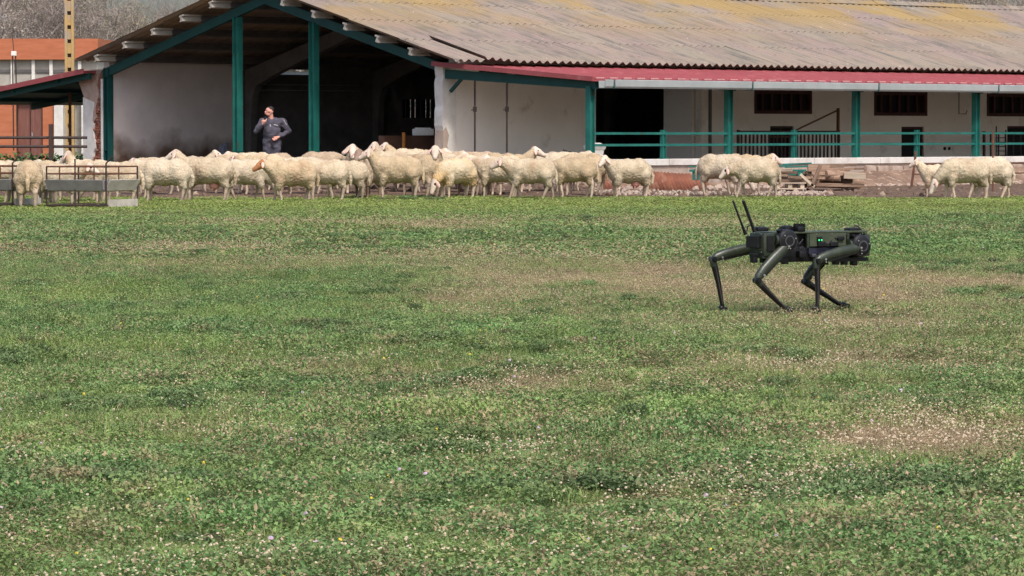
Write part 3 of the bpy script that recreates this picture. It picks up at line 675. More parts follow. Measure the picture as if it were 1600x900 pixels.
def bw(x, y, z=0): return A0 + Vector((cs * (x - y), cs * (x + y), z))
o = MB().tube([(0, 0, 0), (0, 0, zp)], .045, 10).build('post', M['orange_post'], loc=bw(xp, 2.8, 0)); tag(o, 'orange painted steel post standing in front of the low brown pen wall inside the barn', 'post')
xt, zt2 = onwall(661, 212, 3.0); mb = MB(); mb.box((0, 0, .085), (.50, .28, .17)); mb.box((0, 0, .178), (.38, .2, .02))
o = mb.build('plastic_tank', M['white_plastic'], bevel=.03, smooth=True, loc=bw(xt, 3.0, z1_ + .001)); o.rotation_euler.z = R(15); tag(o, 'small white plastic tank lying on the low brown pen wall', 'tank')
# a feed bag by the side wall
gx, gz = 4.1, 0
bm_ = blob([((0, 0, .3), (.12, .1, .3)), ((0, .02, .62), (.14, .09, .12)), ((.07, 0, .75), (.08, .04, .09)), ((-.07, 0, .72), (.05, .04, .09))], .02, 2, .04, 9, 3)
o = link('feed_sack', bm_, M['bag'], loc=bw(3.0, 11.6, .28)); tag(o, 'crumpled grey blue sack standing by the stained wall inside the barn', 'sack')

# ------------------------------------------------------------------ porch (lean-to) on the right
porch = empty('porch', bw(0, 0), R(45), 'lean-to porch with red sheet roof and teal posts along the front of the barn', 'porch')
PY = -4.8; PL = 34
SL = (3.0 - 2.60) / 5.1
def pz(y): return 3.0 + y * SL if y > -5.1 else 2.6
i = 0; x = -.2
while x < PL:
    wdt = .92; m1 = MB()
    m1.add([(x, .15, pz(.15)), (x + wdt, .15, pz(.15)), (x + wdt, -5.1, 2.6), (x, -5.1, 2.6), (x, .15, pz(.15) - .05), (x + wdt, .15, pz(.15) - .05), (x + wdt, -5.1, 2.545), (x, -5.1, 2.545)],
           [(0, 1, 2, 3), (4, 7, 6, 5), (0, 4, 5, 1), (1, 5, 6, 2), (2, 6, 7, 3), (3, 7, 4, 0)])
    for rx in (.0, .46):
        X = x + rx + .02; yv = [(.15, pz(.15)), (-5.11, 2.6)]
        vs = [];
        for yy_, zz_ in yv: vs += [(X, yy_, zz_ + .001), (X + .03, yy_, zz_ + .035), (X + .07, yy_, zz_ + .035), (X + .10, yy_, zz_ + .001)]
        m1.add(vs, [(0, 1, 5, 4), (1, 2, 6, 5), (2, 3, 7, 6), (4, 5, 6, 7), (0, 3, 2, 1)])
    pnl = m1.build('roof_panel', M['red_roof'], porch)
    for rx in (.12, .58): MB().box((x + rx + .12, -5.08, 2.628), (.26, .05, .022)).build('rib_end_glint', M['rib_glint'], pnl)  # pale pink strips paint the light caught on the rib ends
    x += wdt + .004; i += 1
m1 = MB(); m1.bar((-.23, .2, pz(.2) + .0), (-.23, -5.14, 2.60), .05, .11); m1.build('verge_flashing', M['red_roof'], porch)
for yy_ in (-1.2, -2.4, -3.6): MB().box((PL / 2, yy_, pz(yy_) - .1), (PL, .06, .08)).build('roof_purlin', M['teal_shaded'], porch)
post_x = [onwall(p, 200, PY)[0] for p in (922, 1138, 1337, 1524)]
stp = post_x[3] - post_x[2]
px_all = post_x + [post_x[3] + stp * k for k in (1, 2, 3)]
def ipost(x, z0, z1, wd=.15, name='porch_post', m=None):
    m1 = MB(); m1.box((x - wd / 2, PY, (z0 + z1) / 2), (.014, wd, z1 - z0)); m1.box((x + wd / 2, PY, (z0 + z1) / 2), (.014, wd, z1 - z0)); m1.box((x, PY, (z0 + z1) / 2), (wd - .014, .014, z1 - z0))
    m1.box((x, PY, z0 + .01), (wd + .08, wd + .06, .018)); return m1.build(name, m or M['teal'], porch)
CZ = .75
for x in px_all:
    ipost(x, CZ, 2.44); m1 = MB(); m1.prism([(.0, 2.88), (PY - .2, pz(PY) - .07), (PY - .2, pz(PY) - .26), (0, 2.66)], 'x', x - .05, x + .05); m1.build('roof_beam', M['teal_shaded'], porch)
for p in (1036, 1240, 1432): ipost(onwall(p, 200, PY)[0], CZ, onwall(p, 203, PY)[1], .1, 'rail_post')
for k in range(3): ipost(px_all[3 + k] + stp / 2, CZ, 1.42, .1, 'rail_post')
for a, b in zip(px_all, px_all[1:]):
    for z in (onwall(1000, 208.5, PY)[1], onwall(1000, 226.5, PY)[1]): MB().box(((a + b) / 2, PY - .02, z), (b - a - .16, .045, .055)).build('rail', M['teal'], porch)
MB().box((PL / 2, PY, 2.50), (PL, .1, .12)).build('eaves_beam', M['teal_shaded'], porch)
gj = [onwall(p, 130, -5.15)[0] for p in (935, 951, 1167, 1364, 1551)]
gj += [gj[-1] + 4.7 * k for k in (1, 2, 3)]
for a, b in zip(gj, gj[1:]):
    m1 = MB(); pr_ = [(-5.12, 2.39), (-5.30, 2.39), (-5.33, 2.43), (-5.34, 2.575), (-5.32, 2.585), (-5.31, 2.44), (-5.28, 2.405), (-5.13, 2.405), (-5.12, 2.56)]
    m1.prism(pr_, 'x', a + .04, b - .035); m1.build('gutter', M['gutter'], porch)
    m1 = MB(); m1.box((b, -5.22, 2.47), (.05, .2, .19)); m1.build('gutter_bracket', M['teal_shaded'], porch); 
# strut and hanging rods in the open end
ya, za = .0, 2.8
m1 = MB(); m1.bar((.05, -.15, 2.35), (.05, -.62, 2.72), .07); m1.build('brace', M['teal_shaded'], porch)
for p in (742, 792):
    yy_, _ = ongable(p, 200, 0)
    m1 = MB(); m1.tube([(0, yy_, .35), (0, yy_, 2.80 + yy_ * SL - .08)], .022, 8); m1.tube([(0, yy_, 1.86), (0, yy_, 1.98)], .045, 8); m1.tube([(0, yy_, 1.92), (-.1, yy_ + .02, 1.9)], .012, 6); m1.build('prop', M['dark_steel'], porch)
MB().add([(-.15, .1, pz(.1) - .06), (PL, .1, pz(.1) - .06), (PL, -5.05, 2.535), (-.15, -5.05, 2.535)], [(0, 1, 2, 3)]).build('bounce_lining', M['bounce_sheet'], porch)  # white panel underside, added to bounce light onto the porch wall
floor_p = MB().box((PL / 2, PY / 2 + .05, .14), (PL, -PY - .2, .36)).build('porch_floor', M['bounce_floor'], porch)  # concrete floor, made paler to bounce light up under the porch
# kerb wall that carries the posts
kerb = empty('kerb_wall', bw(0, 0), R(45), 'low concrete wall with white painted top carrying the teal railing', 'wall')
x0k = px_all[0] - .25
k = 0; x = x0k; pr = random.Random(12)
while x < PL:
    L_ = pr.uniform(2.2, 3.4); m1 = MB(); m1.box((x + L_ / 2, PY, CZ - .075 - pr.uniform(0, .004)), (L_ - .012, .36, .15)); m1.build('coping', M['curb'], kerb, bevel=.012); x += L_
MB().box(((x0k + PL) / 2, PY + .02, CZ - .27), (PL - x0k, .30, .24)).build('plinth', M['concrete_pink'], kerb)
MB().box(((x0k + PL) / 2, PY + .05, .18), (PL - x0k, .28, .36)).build('footing', M['stone'], kerb)
def stones(mb, n, fx, fs, r):
    for _ in range(n):
        c = Vector(fx(r)); s = fs(r); e = Euler((r.uniform(0, 6), r.uniform(0, 6), r.uniform(0, 6))).to_matrix(); vs = []; fs_ = []
        o = len(mb.v); mb.ball(c, (s * r.uniform(.7, 1.3), s * r.uniform(.7, 1.2), s * r.uniform(.5, .8)), 6, 4, e)
        for i in range(o, len(mb.v)): p = Vector(mb.v[i]); q = p + (p - c) * r.uniform(-.2, .2); mb.v[i] = tuple(q)
pr = random.Random(31); xr0 = onwall(1340, 250, PY)[0]
for i in range(46):
    col_ = i % 23; rw = i // 23; xx = xr0 + col_ * .5 + (.25 if rw else 0) + pr.uniform(-.03, .03); L_ = pr.uniform(.36, .46)
    m1 = MB(); m1.box((xx, PY - .16 + pr.uniform(-.02, .02), .20 + rw * .235 + pr.uniform(-.01, .01)), (L_, .14, pr.uniform(.18, .22)), Euler((pr.uniform(-.06, .06), pr.uniform(-.05, .05), pr.uniform(-.05, .05))))
    for q in range(len(m1.v)): v_ = m1.v[q]; m1.v[q] = (v_[0] + pr.uniform(-.03, .03), v_[1] + pr.uniform(-.02, .02), v_[2] + pr.uniform(-.02, .02))
    m1.build('stone', M['stone'], kerb, bevel=.025, smooth=True)
# rubble strip
mb = MB()
def fx(r):
    x = r.uniform(-1.0, 20); d = -abs(r.gauss(0, .7)); p = bw(x, PY - .45 + d * .9); return (p.x, p.y, zg(p.x, p.y) + .0)
stones(mb, 420, fx, lambda r: r.uniform(.03, .10), pr)
o = mb.build('rubble', M['stone'], smooth=True, angle=30); tag(o, 'pale rubble and loose stones strewn along the foot of the low wall', 'rubble', kind='stuff')
mb = MB()
def fx3(r):
    Yy = r.gauss(84.2, .9); p = r.choice((r.uniform(925, 1110), r.uniform(925, 1290), r.uniform(1180, 1300))); X = (p - 800) / F * Yy; return (X, Yy, zg(X, Yy) + .01)
stones(mb, 520, fx3, lambda r: r.choice((.015, .02, .03, .04, .055)), pr)
o = mb.build('pale_stones', mat('pale_stones', (.44, .36, .30), (.30, .225, .18), 4, bump=.3), smooth=True, angle=30); tag(o, 'pale stones and broken plaster scattered behind the lone sheep and the pair', 'stones', kind='stuff')
mb = MB()
def fx2(r):
    X = r.uniform(-16, 16); Yy = r.uniform(81.5, 91); return (X, Yy, zg(X, Yy) - .01)
stones(mb, 1100, fx2, lambda r: r.choice((.02, .03, .035, .06, .09)), pr)
o = mb.build('mud_clods', mat('mud_clods', (.17, .11, .08), (.09, .06, .045), 3, c3=(.34, .26, .2), s3=2, lo3=.55, hi3=.6), smooth=True); tag(o, 'dark clods and stones in the trampled mud before the barn', 'clods', kind='stuff')
# dirt bank below the kerb
bank = MB(); n = 80; vs = []
for i in range(n + 1):
    x = x0k - .5 + (PL - x0k) * i / n
    for k, (d, z) in enumerate(((-.2, .36), (-.45, .28), (-.9, .12), (-1.5, -.12))): vs.append((x, PY + d, z + .10 * noise.noise(Vector((x * .9, d * 3, 1))) + (.12 * max(0, min(1, (x - 9) / 3)) if k < 3 else 0) - (.14 if x < 8 else 0)))
bank.add(vs, [(i * 4 + k, (i + 1) * 4 + k, (i + 1) * 4 + k + 1, i * 4 + k + 1) for i in range(n) for k in range(3)])
for i in range(len(bank.v)): bank.v[i] = tuple(bw(*bank.v[i]))
o = bank.build('earth_bank', mat('bank_earth', (.27, .18, .13), (.16, .10, .075), 2, bump=.9, bscale=9, bdist=.06, c3=(.42, .33, .27), s3=5, lo3=.55, hi3=.62), smooth=True, angle=80); tag(o, 'stony earth bank sloping from the low wall', kind='structure')

# rusty corrugated sheets leaning on kerb
def corr_sheet(p0, p1, q0, q1, label, dx=0.):
    xa, zt_ = onwall(p0, q0, PY - 1.5); xb, _ = onwall(p1, q0, PY - 1.5); n = int((xb - xa) / .018); vs = []
    zb = onwall(p0, q1 + 2, PY - 1.75)[1]
    for i in range(n + 1):
        x = xa + (xb - xa) * i / n; w_ = .022 * math.sin((x - xa) / .12 * 2 * math.pi)
        for t in (0, 1): vs.append((x - xa, -.25 * (1 - t) + w_ * .8 - 1.5, zb + (zt_ - zb - .07 * ((x - xa) / (xb - xa))) * t + w_ * .5 + .02 * noise.noise(Vector((x, t, 0)))))
    mb = MB(); mb.add(vs, [(i * 2, i * 2 + 2, i * 2 + 3, i * 2 + 1) for i in range(n)])
    o = mb.build('rusty_sheet', M['rust_sheet'], smooth=True, loc=bw(xa, PY), angle=80); o.rotation_euler.z = R(45)
    so = o.modifiers.new('s', 'SOLIDIFY'); so.thickness = .006; tag(o, label, 'metal sheet')
corr_sheet(925, 948, 268, 296, 'rusty corrugated sheet leaning on the low wall left of the sheep facing us')
corr_sheet(1004, 1100, 268, 297, 'long rusty corrugated sheet leaning on the low wall under the teal railing')

# plaster pilaster block behind first porch post
xc, zc = onwall(940, 223, PY + .1)
prof = [(0, .20), (.12, .21), (.16, .17), (.30, .155), (.42, .17), (.46, .20), (.52, .21), (.56, .16), (.60, .10)]
mb = MB(); n = 4
for i in range(len(prof) - 1):
    h0, r0 = prof[i]; h1, r1 = prof[i + 1]; vs = [(r0 * a, r0 * b * .8, h0) for a, b in ((-1, -1), (1, -1), (1, 1), (-1, 1))] + [(r1 * a, r1 * b * .8, h1) for a, b in ((-1, -1), (1, -1), (1, 1), (-1, 1))]
    mb.add(vs, [(0, 1, 5, 4), (1, 2, 6, 5), (2, 3, 7, 6), (3, 0, 4, 7)] + ([(3, 2, 1, 0)] if i == 0 else []) + ([(4, 5, 6, 7)] if i == len(prof) - 2 else []))
o = mb.build('plaster_block', M['whitewash'], bevel=.01, loc=bw(xc, PY + .32, zc - .60)); o.rotation_euler.z = R(45); tag(o, 'moulded white plaster block standing beside the first teal porch post', 'block')
MB_ = MB(); MB_.box((0, 0, (zc - .6) / 2), (.5, .5, zc - .62)); o = MB_.build('block_base', M['concrete_pink'], loc=bw(xc, PY + .35, .0)); o.rotation_euler.z = R(45); tag(o, 'rough concrete base under the white plaster block', 'base')

# hurdles and frames under the porch
def hurdle(p0, p1, q0, q1, label, n=20, yl=-1.6, brace=True):
    xa, zt_ = onwall(p0, q0, yl); xb, _ = onwall(p1, q0, yl); root = empty('hurdle', bw(xa, yl), R(45), label, 'hurdle'); L_ = xb - xa
    m1 = MB(); m1.box((L_ / 2, 0, zt_), (L_, .05, .06)); m1.box((L_ / 2, 0, .42), (L_, .05, .06)); m1.box((.03, 0, zt_ / 2 + .2), (.06, .055, zt_ - .3)); m1.box((L_ - .03, 0, zt_ / 2 + .2), (.06, .055, zt_ - .3)); m1.build('frame', M['dark_steel'], root)
    for i in range(1, n): 
        x = L_ * i / n; MB().box((x + rnd.uniform(-.01, .01), 0, (zt_ + .42) / 2), (.045, .03, zt_ - .42 - .06), Euler((0, rnd.uniform(-.03, .03), 0))).build('slat', M['dark_steel'], root)
    if brace:
        xd, zd = onwall(1309, 172, yl); m1 = MB(); xs0, zs0 = onwall(1240, 205, yl); m1.bar((xs0 - xa, 0, zs0), (xd - xa, 0, zd), .035); m1.bar((xd - xa, 0, zt_), (xd - xa, 0, zd + .05), .06); m1.build('brace', M['rust'], root)
hurdle(1152, 1311, 206, 246, 'slatted hurdle with a slanting brace bar standing under the porch', 26)
hurdle(1536, 1640, 208, 246, 'dark steel hurdle under the porch at the right edge of the picture', 9, brace=False)
yl = -1.4; xa, zt_ = onwall(1556, 197, yl); xb, _ = onwall(1571, 197, yl); m1 = MB()
m1.tube([(0, 0, .32), (0, 0, zt_)], .018, 6); m1.tube([(xb - xa, 0, .32), (xb - xa, 0, zt_ - .1)], .018, 6)
for z in np.arange(.5, zt_ - .1, .12): m1.tube([(0, 0, z), (xb - xa, 0, z)], .012, 6)
o = m1.build('rack', M['dark_steel'], loc=bw(xa, yl)); o.rotation_euler.z = R(45); tag(o, 'small ladder-like steel rack beside the dark doorway at the far right', 'rack')
# wall sockets + graffiti-like marks: small dark vents
for p in (1475, 1482):
    x, z = onwall(p, 232, 0); m1 = MB(); m1.cyl((0, 0, 0), (0, -.03, 0), .045, n=10); o = m1.build('vent', M['black'], barn); o.location = (x, -.003, z)
x, z = onwall(1497, 150); x2, z2 = onwall(1508, 178); m1 = MB(); m1.tube([(x, -.015, 2.6), (x, -.015, z2), (x2, -.015, z2), (x2 + .05, -.015, z2 + .1)], .012, 6); m1.build('wall_pipe', M['dark_conc'], barn)

# cable/scrap heap
mb = MB(); pr = random.Random(5); yyc, _ = ongable(884, 240, 0)
for i in range(26):
    a = pr.uniform(0, 6.28); r_ = pr.uniform(.1, .42); cx = pr.gauss(0, .15); cz = pr.uniform(.0, .28); pts_ = []
    for t in range(9): b = a + t * pr.uniform(.35, .6); pts_.append((cx + r_ * math.cos(b) * 1.4, pr.gauss(0, .08) + .15 * math.sin(b), max(.02, cz + .16 * math.sin(b * 1.3))))
    mb.tube(pts_, pr.uniform(.012, .03), 6)
mb.bar((-.5, 0, .15), (.55, .1, .42), .05); mb.bar((-.1, -.1, .5), (.75, 0, .2), .04); mb.bar((-.6, 0, .35), (.1, .1, .45), .05)
p = bw(.1, yyc); o = mb.build('cable_heap', M['cable'], smooth=True, loc=(p.x - .05, p.y - .6, CZ - .28)); tag(o, 'tangled heap of black cable and bars against the white barn wall', 'cable heap')
m1 = MB(); m1.box((0, 0, .23), (1.5, .5, .47)); o = m1.build('rubble_mound', M['stone'], bevel=.1, loc=(p.x - .1, p.y - .55, .02)); tag(o, 'pale block of rubble under the heap of black cable', 'rubble mound')

# ------------------------------------------------------------------ timber pile and teal bars
def at(p, q, Y): return Vector(((p - 800) / F * Y, Y, H + (205 - q) * Y / F))
def plank(p0, q0, p1, q1, Y, wd, th, m, label, group=None, Y2=None, cat='plank', name='plank'):
    a = at(p0, q0, Y); b = at(p1, q1, Y2 or Y); d = b - a; mb = MB(); mb.box((0, 0, 0), (d.length, wd, th))
    o = mb.build(name, m, bevel=.006, loc=(a + b) / 2); x = d.normalized(); y = Vector((0, 0, 1)).cross(x).normalized(); z = x.cross(y)
    o.rotation_euler = Matrix((x, y, z)).transposed().to_euler(); tag(o, label, cat, group); return o
pr = random.Random(77)
PG = 'weathered timbers of the pile below the railing'; PLB = 'weathered brown timber lying in the pile below the teal railing'
for k in range(36):
    q = 259 + (k % 6) * 6.0 + pr.uniform(-1, 1); p0 = pr.uniform(1212, 1270); p1 = p0 + pr.uniform(55, 95); Y = 87.5 + .18 * (k // 6)
    if q < 268: p0 = max(p0, 1262)
    plank(p0, q, min(p1, 1350), q + pr.uniform(-2, 3), Y, pr.uniform(.12, .25), pr.uniform(.05, .09), M['timber'], PLB, PG)
plank(1250, 272, 1272, 292, 87.2, .12, .06, M['timber_pale'], 'pale sawn batten leaning down to the right in front of the timber pile')
plank(1282, 258, 1268, 291, 87.2, .12, .08, M['timber'], 'brown board leaning to the left against the timber pile')
plank(1196, 264, 1246, 265, 87.6, .2, .04, M['timber_pale'], 'pale board lying on top at the left end of the timber pile')
plank(1318, 274, 1352, 275, 87.4, .2, .14, M['timber_pale'], 'short thick pale beam at the right end of the timber pile')
for k in range(5):
    c = at(1290 + pr.uniform(-20, 35), 274 + pr.uniform(-4, 8), 87.5); m1 = MB(); m1.tube([(-.3, 0, 0), (0, .03, .01), (.32, 0, 0)], [.09, .08, .075], 9); o = m1.build('log', M['timber'], smooth=True, loc=c); o.rotation_euler = (0, pr.uniform(-.2, .2), pr.uniform(-.4, .4)); tag(o, 'short round log in the middle of the timber pile', 'log', 'logs in the timber pile')
mb = MB(); mb.box((0, 0, .07), (.5, .4, .14)); mb.box((-.2, -.202, .07), (.05, .02, .13)); o = mb.build('pallet_block', M['black'], loc=at(1234, 292, 87.2)); 
bpy.data.objects.remove(o)
pal = empty('pallet', at(1232, 297, 87.3), R(3), 'low wooden pallet under the left end of the timber pile', 'pallet')
for i in range(3): MB().box((-.28 + .28 * i, 0, .10), (.09, .6, .10)).build('bearer', M['timber_pale'], pal)
for i in range(2): MB().box((0, -.28 + .5 * i, .165), (.72, .1, .025)).build('deck_board', M['timber_pale'], pal)
MB().box((0, -.29, .035), (.72, .1, .025)).build('bottom_board', M['timber_pale'], pal)
mb = MB()
TBG = 'teal steel bars on the timber pile'
for a in ((1192, 258, 1268, 255, 87.5), (1195, 263, 1240, 257, 87.4), (1226, 261, 1262, 260, 87.3)): plank(*a, .05, .035, M['teal'], 'loose teal steel bar lying across the left end of the timber pile', TBG, cat='bar', name='steel_bar')
mb = MB(); mb.box((0, 0, 0), (.3, .12, .04)); mb.box((.02, 0, -.07), (.12, .1, .12)); mb.box((-.16, 0, -.10), (.16, .1, .03)); o = mb.build('steel_bracket', M['teal'], loc=at(1249, 266, 87.2)); tag(o, 'teal steel bracket in the timber pile beside the pale leaning batten', 'bracket')
mb = MB(); mb.box((0, 0, 0), (.26, .2, .05), Euler((0, -.1, 0))); mb.box((.02, 0, -.12), (.16, .14, .2)); mb.box((0, 0, .08), (.28, .04, .03), Euler((0, .1, 0))); o = mb.build('steel_bracket', M['teal'], loc=at(1086, 266, 87.0)); tag(o, 'teal steel bracket on the wall behind the rump of the grazing sheep', 'bracket')
# rusty wire fence at right
fen = empty('rusty_fence', at(1430, 290, 86.8), 0, 'thin rusty rail fence with leaning post behind the two right hand sheep', 'fence')
def rel(p, q, Y): return at(p, q, Y) - fen.location
m1 = MB(); m1.bar(rel(1424, 292, 86.8), rel(1431, 236, 86.8), .05); m1.build('post', M['rust'], fen)
m1 = MB(); m1.bar(rel(1551, 300, 86.9), rel(1551, 205, 86.9), .035); m1.build('post', M['rust'], fen)
for q in (257, 272): MB().tube([rel(1428, q, 86.75), rel(1700, q - 3, 87)], .014, 6).build('rail', M['rust'], fen)
for p in (1488, 1610, 1660): MB().tube([rel(p, 256, 86.72), rel(p, 300, 86.72)], .014, 6).build('upright', M['rust'], fen)

# ------------------------------------------------------------------ left lean-to
lean = empty('left_lean_to', bw(0, W), R(45), 'red roofed lean-to shed on the left side of the barn', 'shed')
def lz(y): return 3.02 - y * .125
m1 = MB()
for k in range(6):
    y0 = .25 + k * 1.05; m1 = MB(); y1 = y0 + 1.045
    m1.add([(-.5, y0, lz(y0)), (-.5, y1, lz(y1)), (5.6, y1, lz(y1)), (5.6, y0, lz(y0)), (-.5, y0, lz(y0) - .07), (-.5, y1, lz(y1) - .07), (5.6, y1, lz(y1) - .07), (5.6, y0, lz(y0) - .07)], [(0, 3, 2, 1), (4, 5, 6, 7), (0, 1, 5, 4), (1, 2, 6, 5), (2, 3, 7, 6), (3, 0, 4, 7)])
    m1.build('roof_panel', M['red_roof'], lean)
MB().add([(-.48, .26, lz(.26) - .08), (5.55, .26, lz(.26) - .08), (5.55, 6.4, lz(6.4) - .08), (-.48, 6.4, lz(6.4) - .08)], [(0, 1, 2, 3)]).build('underside', M['teal_shaded'], lean)
for xx in (-.3, 2.6, 5.4): m1 = MB(); m1.bar((xx, .2, lz(0) - .17), (xx, 6.4, lz(6.2) - .17), .08, .16); m1.build('roof_beam', M['teal_shaded'], lean)
MB().box((5.5, 3.3, 2.42), (.05, 6.6, .62)).build('back_panel', M['dark_in'], lean)
for yy_ in (1.5, 3.4, 5.2): MB().box((2.5, yy_, lz(yy_) - .12), (5.8, .08, .08)).build('roof_purlin', M['teal_shaded'], lean)
MB().bar((-.53, .2, lz(.2) - .02), (-.53, 6.5, lz(6.5) - .02), .05, .13).build('verge_flashing', M['red_roof'], lean)
p = at(110, 250, 104); m1 = MB(); m1.bar((p.x, p.y, .2), (p.x, p.y, 2.45), .07); o = m1.build('rusty_post', M['rust']); tag(o, 'thin rusty post holding up the left lean-to in front of the concrete pole', 'post')

# orange building
ob = empty('orange_building', (-12.7, 118, .3), R(-3), 'flat roofed orange brick building with brown door beyond the lean-to', 'building')
def obx(p): return (p - 160) / F * 118
m1 = MB(); m1.box((obx(-60), 2.0, 3.62), (obx(160) - obx(-280), 4, .64)); m1.build('parapet', M['orange'], ob)
MB().box((obx(-60), 2.1, 2.9), (obx(160) - obx(-280) - .1, 3.8, .80)).build('upper_wall', M['concrete'], ob)
for p in (57, 85, 24, 130, -12): MB().box((obx(p), .16, 2.9), (.10, .12, .795)).build('pilaster', M['whitewash'], ob)
for a, b in ((27, 53), (60, 82), (88, 126), (-10, 20)): MB().box(((obx(a) + obx(b)) / 2, .185, 2.95), (obx(b) - obx(a), .05, .1)).build('vent_slot', M['dark_conc'], ob)
MB().box((obx(160) - 4.3 + .1, 2.3, 1.25), (8.4, 3.4, 2.495)).build('lower_wall', M['concrete'], ob)
for a, b in ((-280, 29), (71, 90)): MB().box(((obx(a) + obx(b)) / 2, .38, 1.24), (obx(b) - obx(a), .42, 2.49)).build('brick_panel', M['orange'], ob)
MB().box(((obx(29) + obx(71)) / 2, .38, 2.28), (obx(71) - obx(29), .418, .42)).build('brick_panel', M['orange'], ob)
dr = MB().box(((obx(30) + obx(70)) / 2, .40, 1.02), (obx(70) - obx(30) - .02, .08, 2.05)).build('door', M['brown_door'], ob)
MB().box(((obx(50)), .345, 1.02), (.03, .03, 2.0)).build('door_seam', M['window_red'], dr); MB().box((obx(53), .33, 1.0), (.04, .06, .12)).build('door_handle', M['galv'], dr)
for p in (97, 140, 152): MB().box((obx(p), .3, 1.24), (.28, .5, 2.48)).build('column', M['whitewash'], ob)
MB().box((obx(-60), .2, .03), (obx(160) - obx(-280), .9, .16)).build('base_course', M['dark_conc'], ob)
la = empty('wall_lamp', at(23, 84, 115), 0, 'small white lamp on twin pipes in front of the orange parapet', 'lamp')
m1 = MB(); m1.box((0, 0, 0), (.16, .12, .14)); m1.build('lamp_box', M['white_plastic'], la, bevel=.02); m1 = MB(); m1.tube([(-.04, 0, -.05), (-.02, 0, -2.9)], .02, 6); m1.tube([(.05, 0, -.05), (.10, 0, -2.9)], .02, 6); m1.tube([(0, .02, .05), (-.06, .1, .55)], .012, 6); m1.build('pipe', M['dark_steel'], la)
sl = empty('street_lamp', at(9, 30, 128) * 1.0, 0, 'distant street lamp with white globe above the orange building', 'street lamp'); sl.location.z = .6
m1 = MB(); zl_ = H + (205 - 37) * 128 / F - .6; m1.tube([(0, 0, 0), (0, 0, zl_)], [.06, .035], 8); m1.build('lamp_post', M['galv'], sl); m1 = MB(); m1.ball((0, 0, zl_ + .12), .11, 12, 8); m1.build('globe', M['white_plastic'], sl, smooth=True); m1 = MB(); m1.cyl((0, 0, zl_ + .2), (0, 0, zl_ + .27), .16, .05); m1.build('cap', M['galv'], sl)
# concrete pole
pp = at(110, 250, 112); pole = empty('concrete_pole', (pp.x, 112, .3), 0, 'tall yellowed concrete utility pole with slots behind the lean-to', 'utility pole')
m1 = MB()
for s in (-1, 1): m1.box((s * .095, 0, 4.0), (.075, .2, 8.0))
z = .1
zsl = .41
while z < 7.9: m1.box((0, .0, z + .13), (.115, .13, .30)); z += zsl
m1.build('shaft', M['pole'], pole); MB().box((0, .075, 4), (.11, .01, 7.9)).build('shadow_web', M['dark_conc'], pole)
# left fence
lf = empty('dark_rail_fence', at(80, 250, 96), 0, 'dark steel rail fence left of the barn corner', 'fence')
lf.location.z = 0
m1 = MB(); m1.box((0, 0, .9), (.1, .1, 1.35)); m1.build('post', M['dark_steel'], lf)
m1 = MB(); m1.box((-2.6, .1, .85), (.1, .1, 1.3)); m1.build('post', M['dark_steel'], lf)
for q in (215, 229): z = H + (205 - q) * 96 / F; MB().tube([(-3.2, .06, z), (.9, .06, z)], .035, 8).build('rail', M['dark_steel'], lf)

# ------------------------------------------------------------------ trees
def tree_meshes(seed, h=9, crown=3.2, buds=0, style=0):
    r = random.Random(seed); tr = MB(); tw = MB(); bd = MB(); tips = []
    def grow(p, d, L, rad, lev):
        pts_ = [p]; rr = [rad]; q = p.copy(); dd = d.copy(); n = 4
        for i in range(n):
            dd = (dd + Vector((r.gauss(0, .14), r.gauss(0, .14), .08))).normalized(); q = q + dd * L / n; pts_.append(q.copy()); rr.append(max(.006, rad * (1 - .55 * (i + 1) / n)))
        tr.tube(pts_, rr, 6 if lev < 2 else 4, caps=False)
        if lev >= 3: tips.append((pts_, dd)); return
        nb = (5, 6, 5, 0)[lev]
        for k in range(nb):
            t = r.uniform(.35, 1) if lev else r.uniform(.28, 1); i = min(n - 1, int(t * n)); b = pts_[i].lerp(pts_[i + 1], t * n - i if t < 1 else 1)
            ax = Vector((r.gauss(0, 1), r.gauss(0, 1), r.gauss(0, .4))).normalized(); nd = (dd * .75 + ax * r.uniform(.5, .95) + Vector((0, 0, .2))).normalized()
            grow(b, nd, L * r.uniform(.5, .75), rr[i] * .55, lev + 1)
    grow(Vector((0, 0, -.3)), Vector((0, 0, 1)), h * .5, .17, 0)
    for _ in range(2): grow(Vector((r.uniform(-.3, .3), r.uniform(-.3, .3), -.3)), Vector((r.uniform(-.4, .4), r.uniform(-.3, .3), 1)).normalized(), h * .42, .10, 0)
    for pts_, dd in tips:
        for k in range(11 if style else 26):
            b = r.choice(pts_) + Vector((r.gauss(0, .12), r.gauss(0, .12), r.gauss(0, .12))); d = (dd * .6 + Vector((r.gauss(0, .6), r.gauss(0, .6), r.gauss(.25, .5)))).normalized() * r.uniform(.25, .7); s = d.cross(Vector((r.gauss(0, 1), r.gauss(0, 1), r.gauss(0, 1)))).normalized() * .010
            tw.add([b - s, b + s, b + d], [(0, 1, 2)])
            if r.random() < buds:
                c = b + d * r.uniform(.3, 1); u_ = Vector((r.gauss(0, 1), r.gauss(0, 1), r.gauss(0, 1))).normalized(); v_ = u_.orthogonal().normalized(); z_ = r.uniform(.02, .045)
                bd.add([c - u_ * z_, c - v_ * z_, c + u_ * z_, c + v_ * z_], [(0, 1, 2, 3)])
    def mk(mb, nm): me = bpy.data.meshes.new(nm); me.from_pydata(mb.v, [], mb.f); return me
    a = mk(tr, 'branches'); b = mk(tw, 'twigs'); c = mk(bd, 'buds'); a.materials.append(M['bark']); b.materials.append(M['twig']); c.materials.append(M['bud']); return a, b, c
TM = [tree_meshes(1, 9, buds=.25), tree_meshes(2, 9, buds=.7), tree_meshes(3, 8, buds=.45), tree_meshes(4, 10, buds=.03, style=1)]
tr_r = random.Random(8)
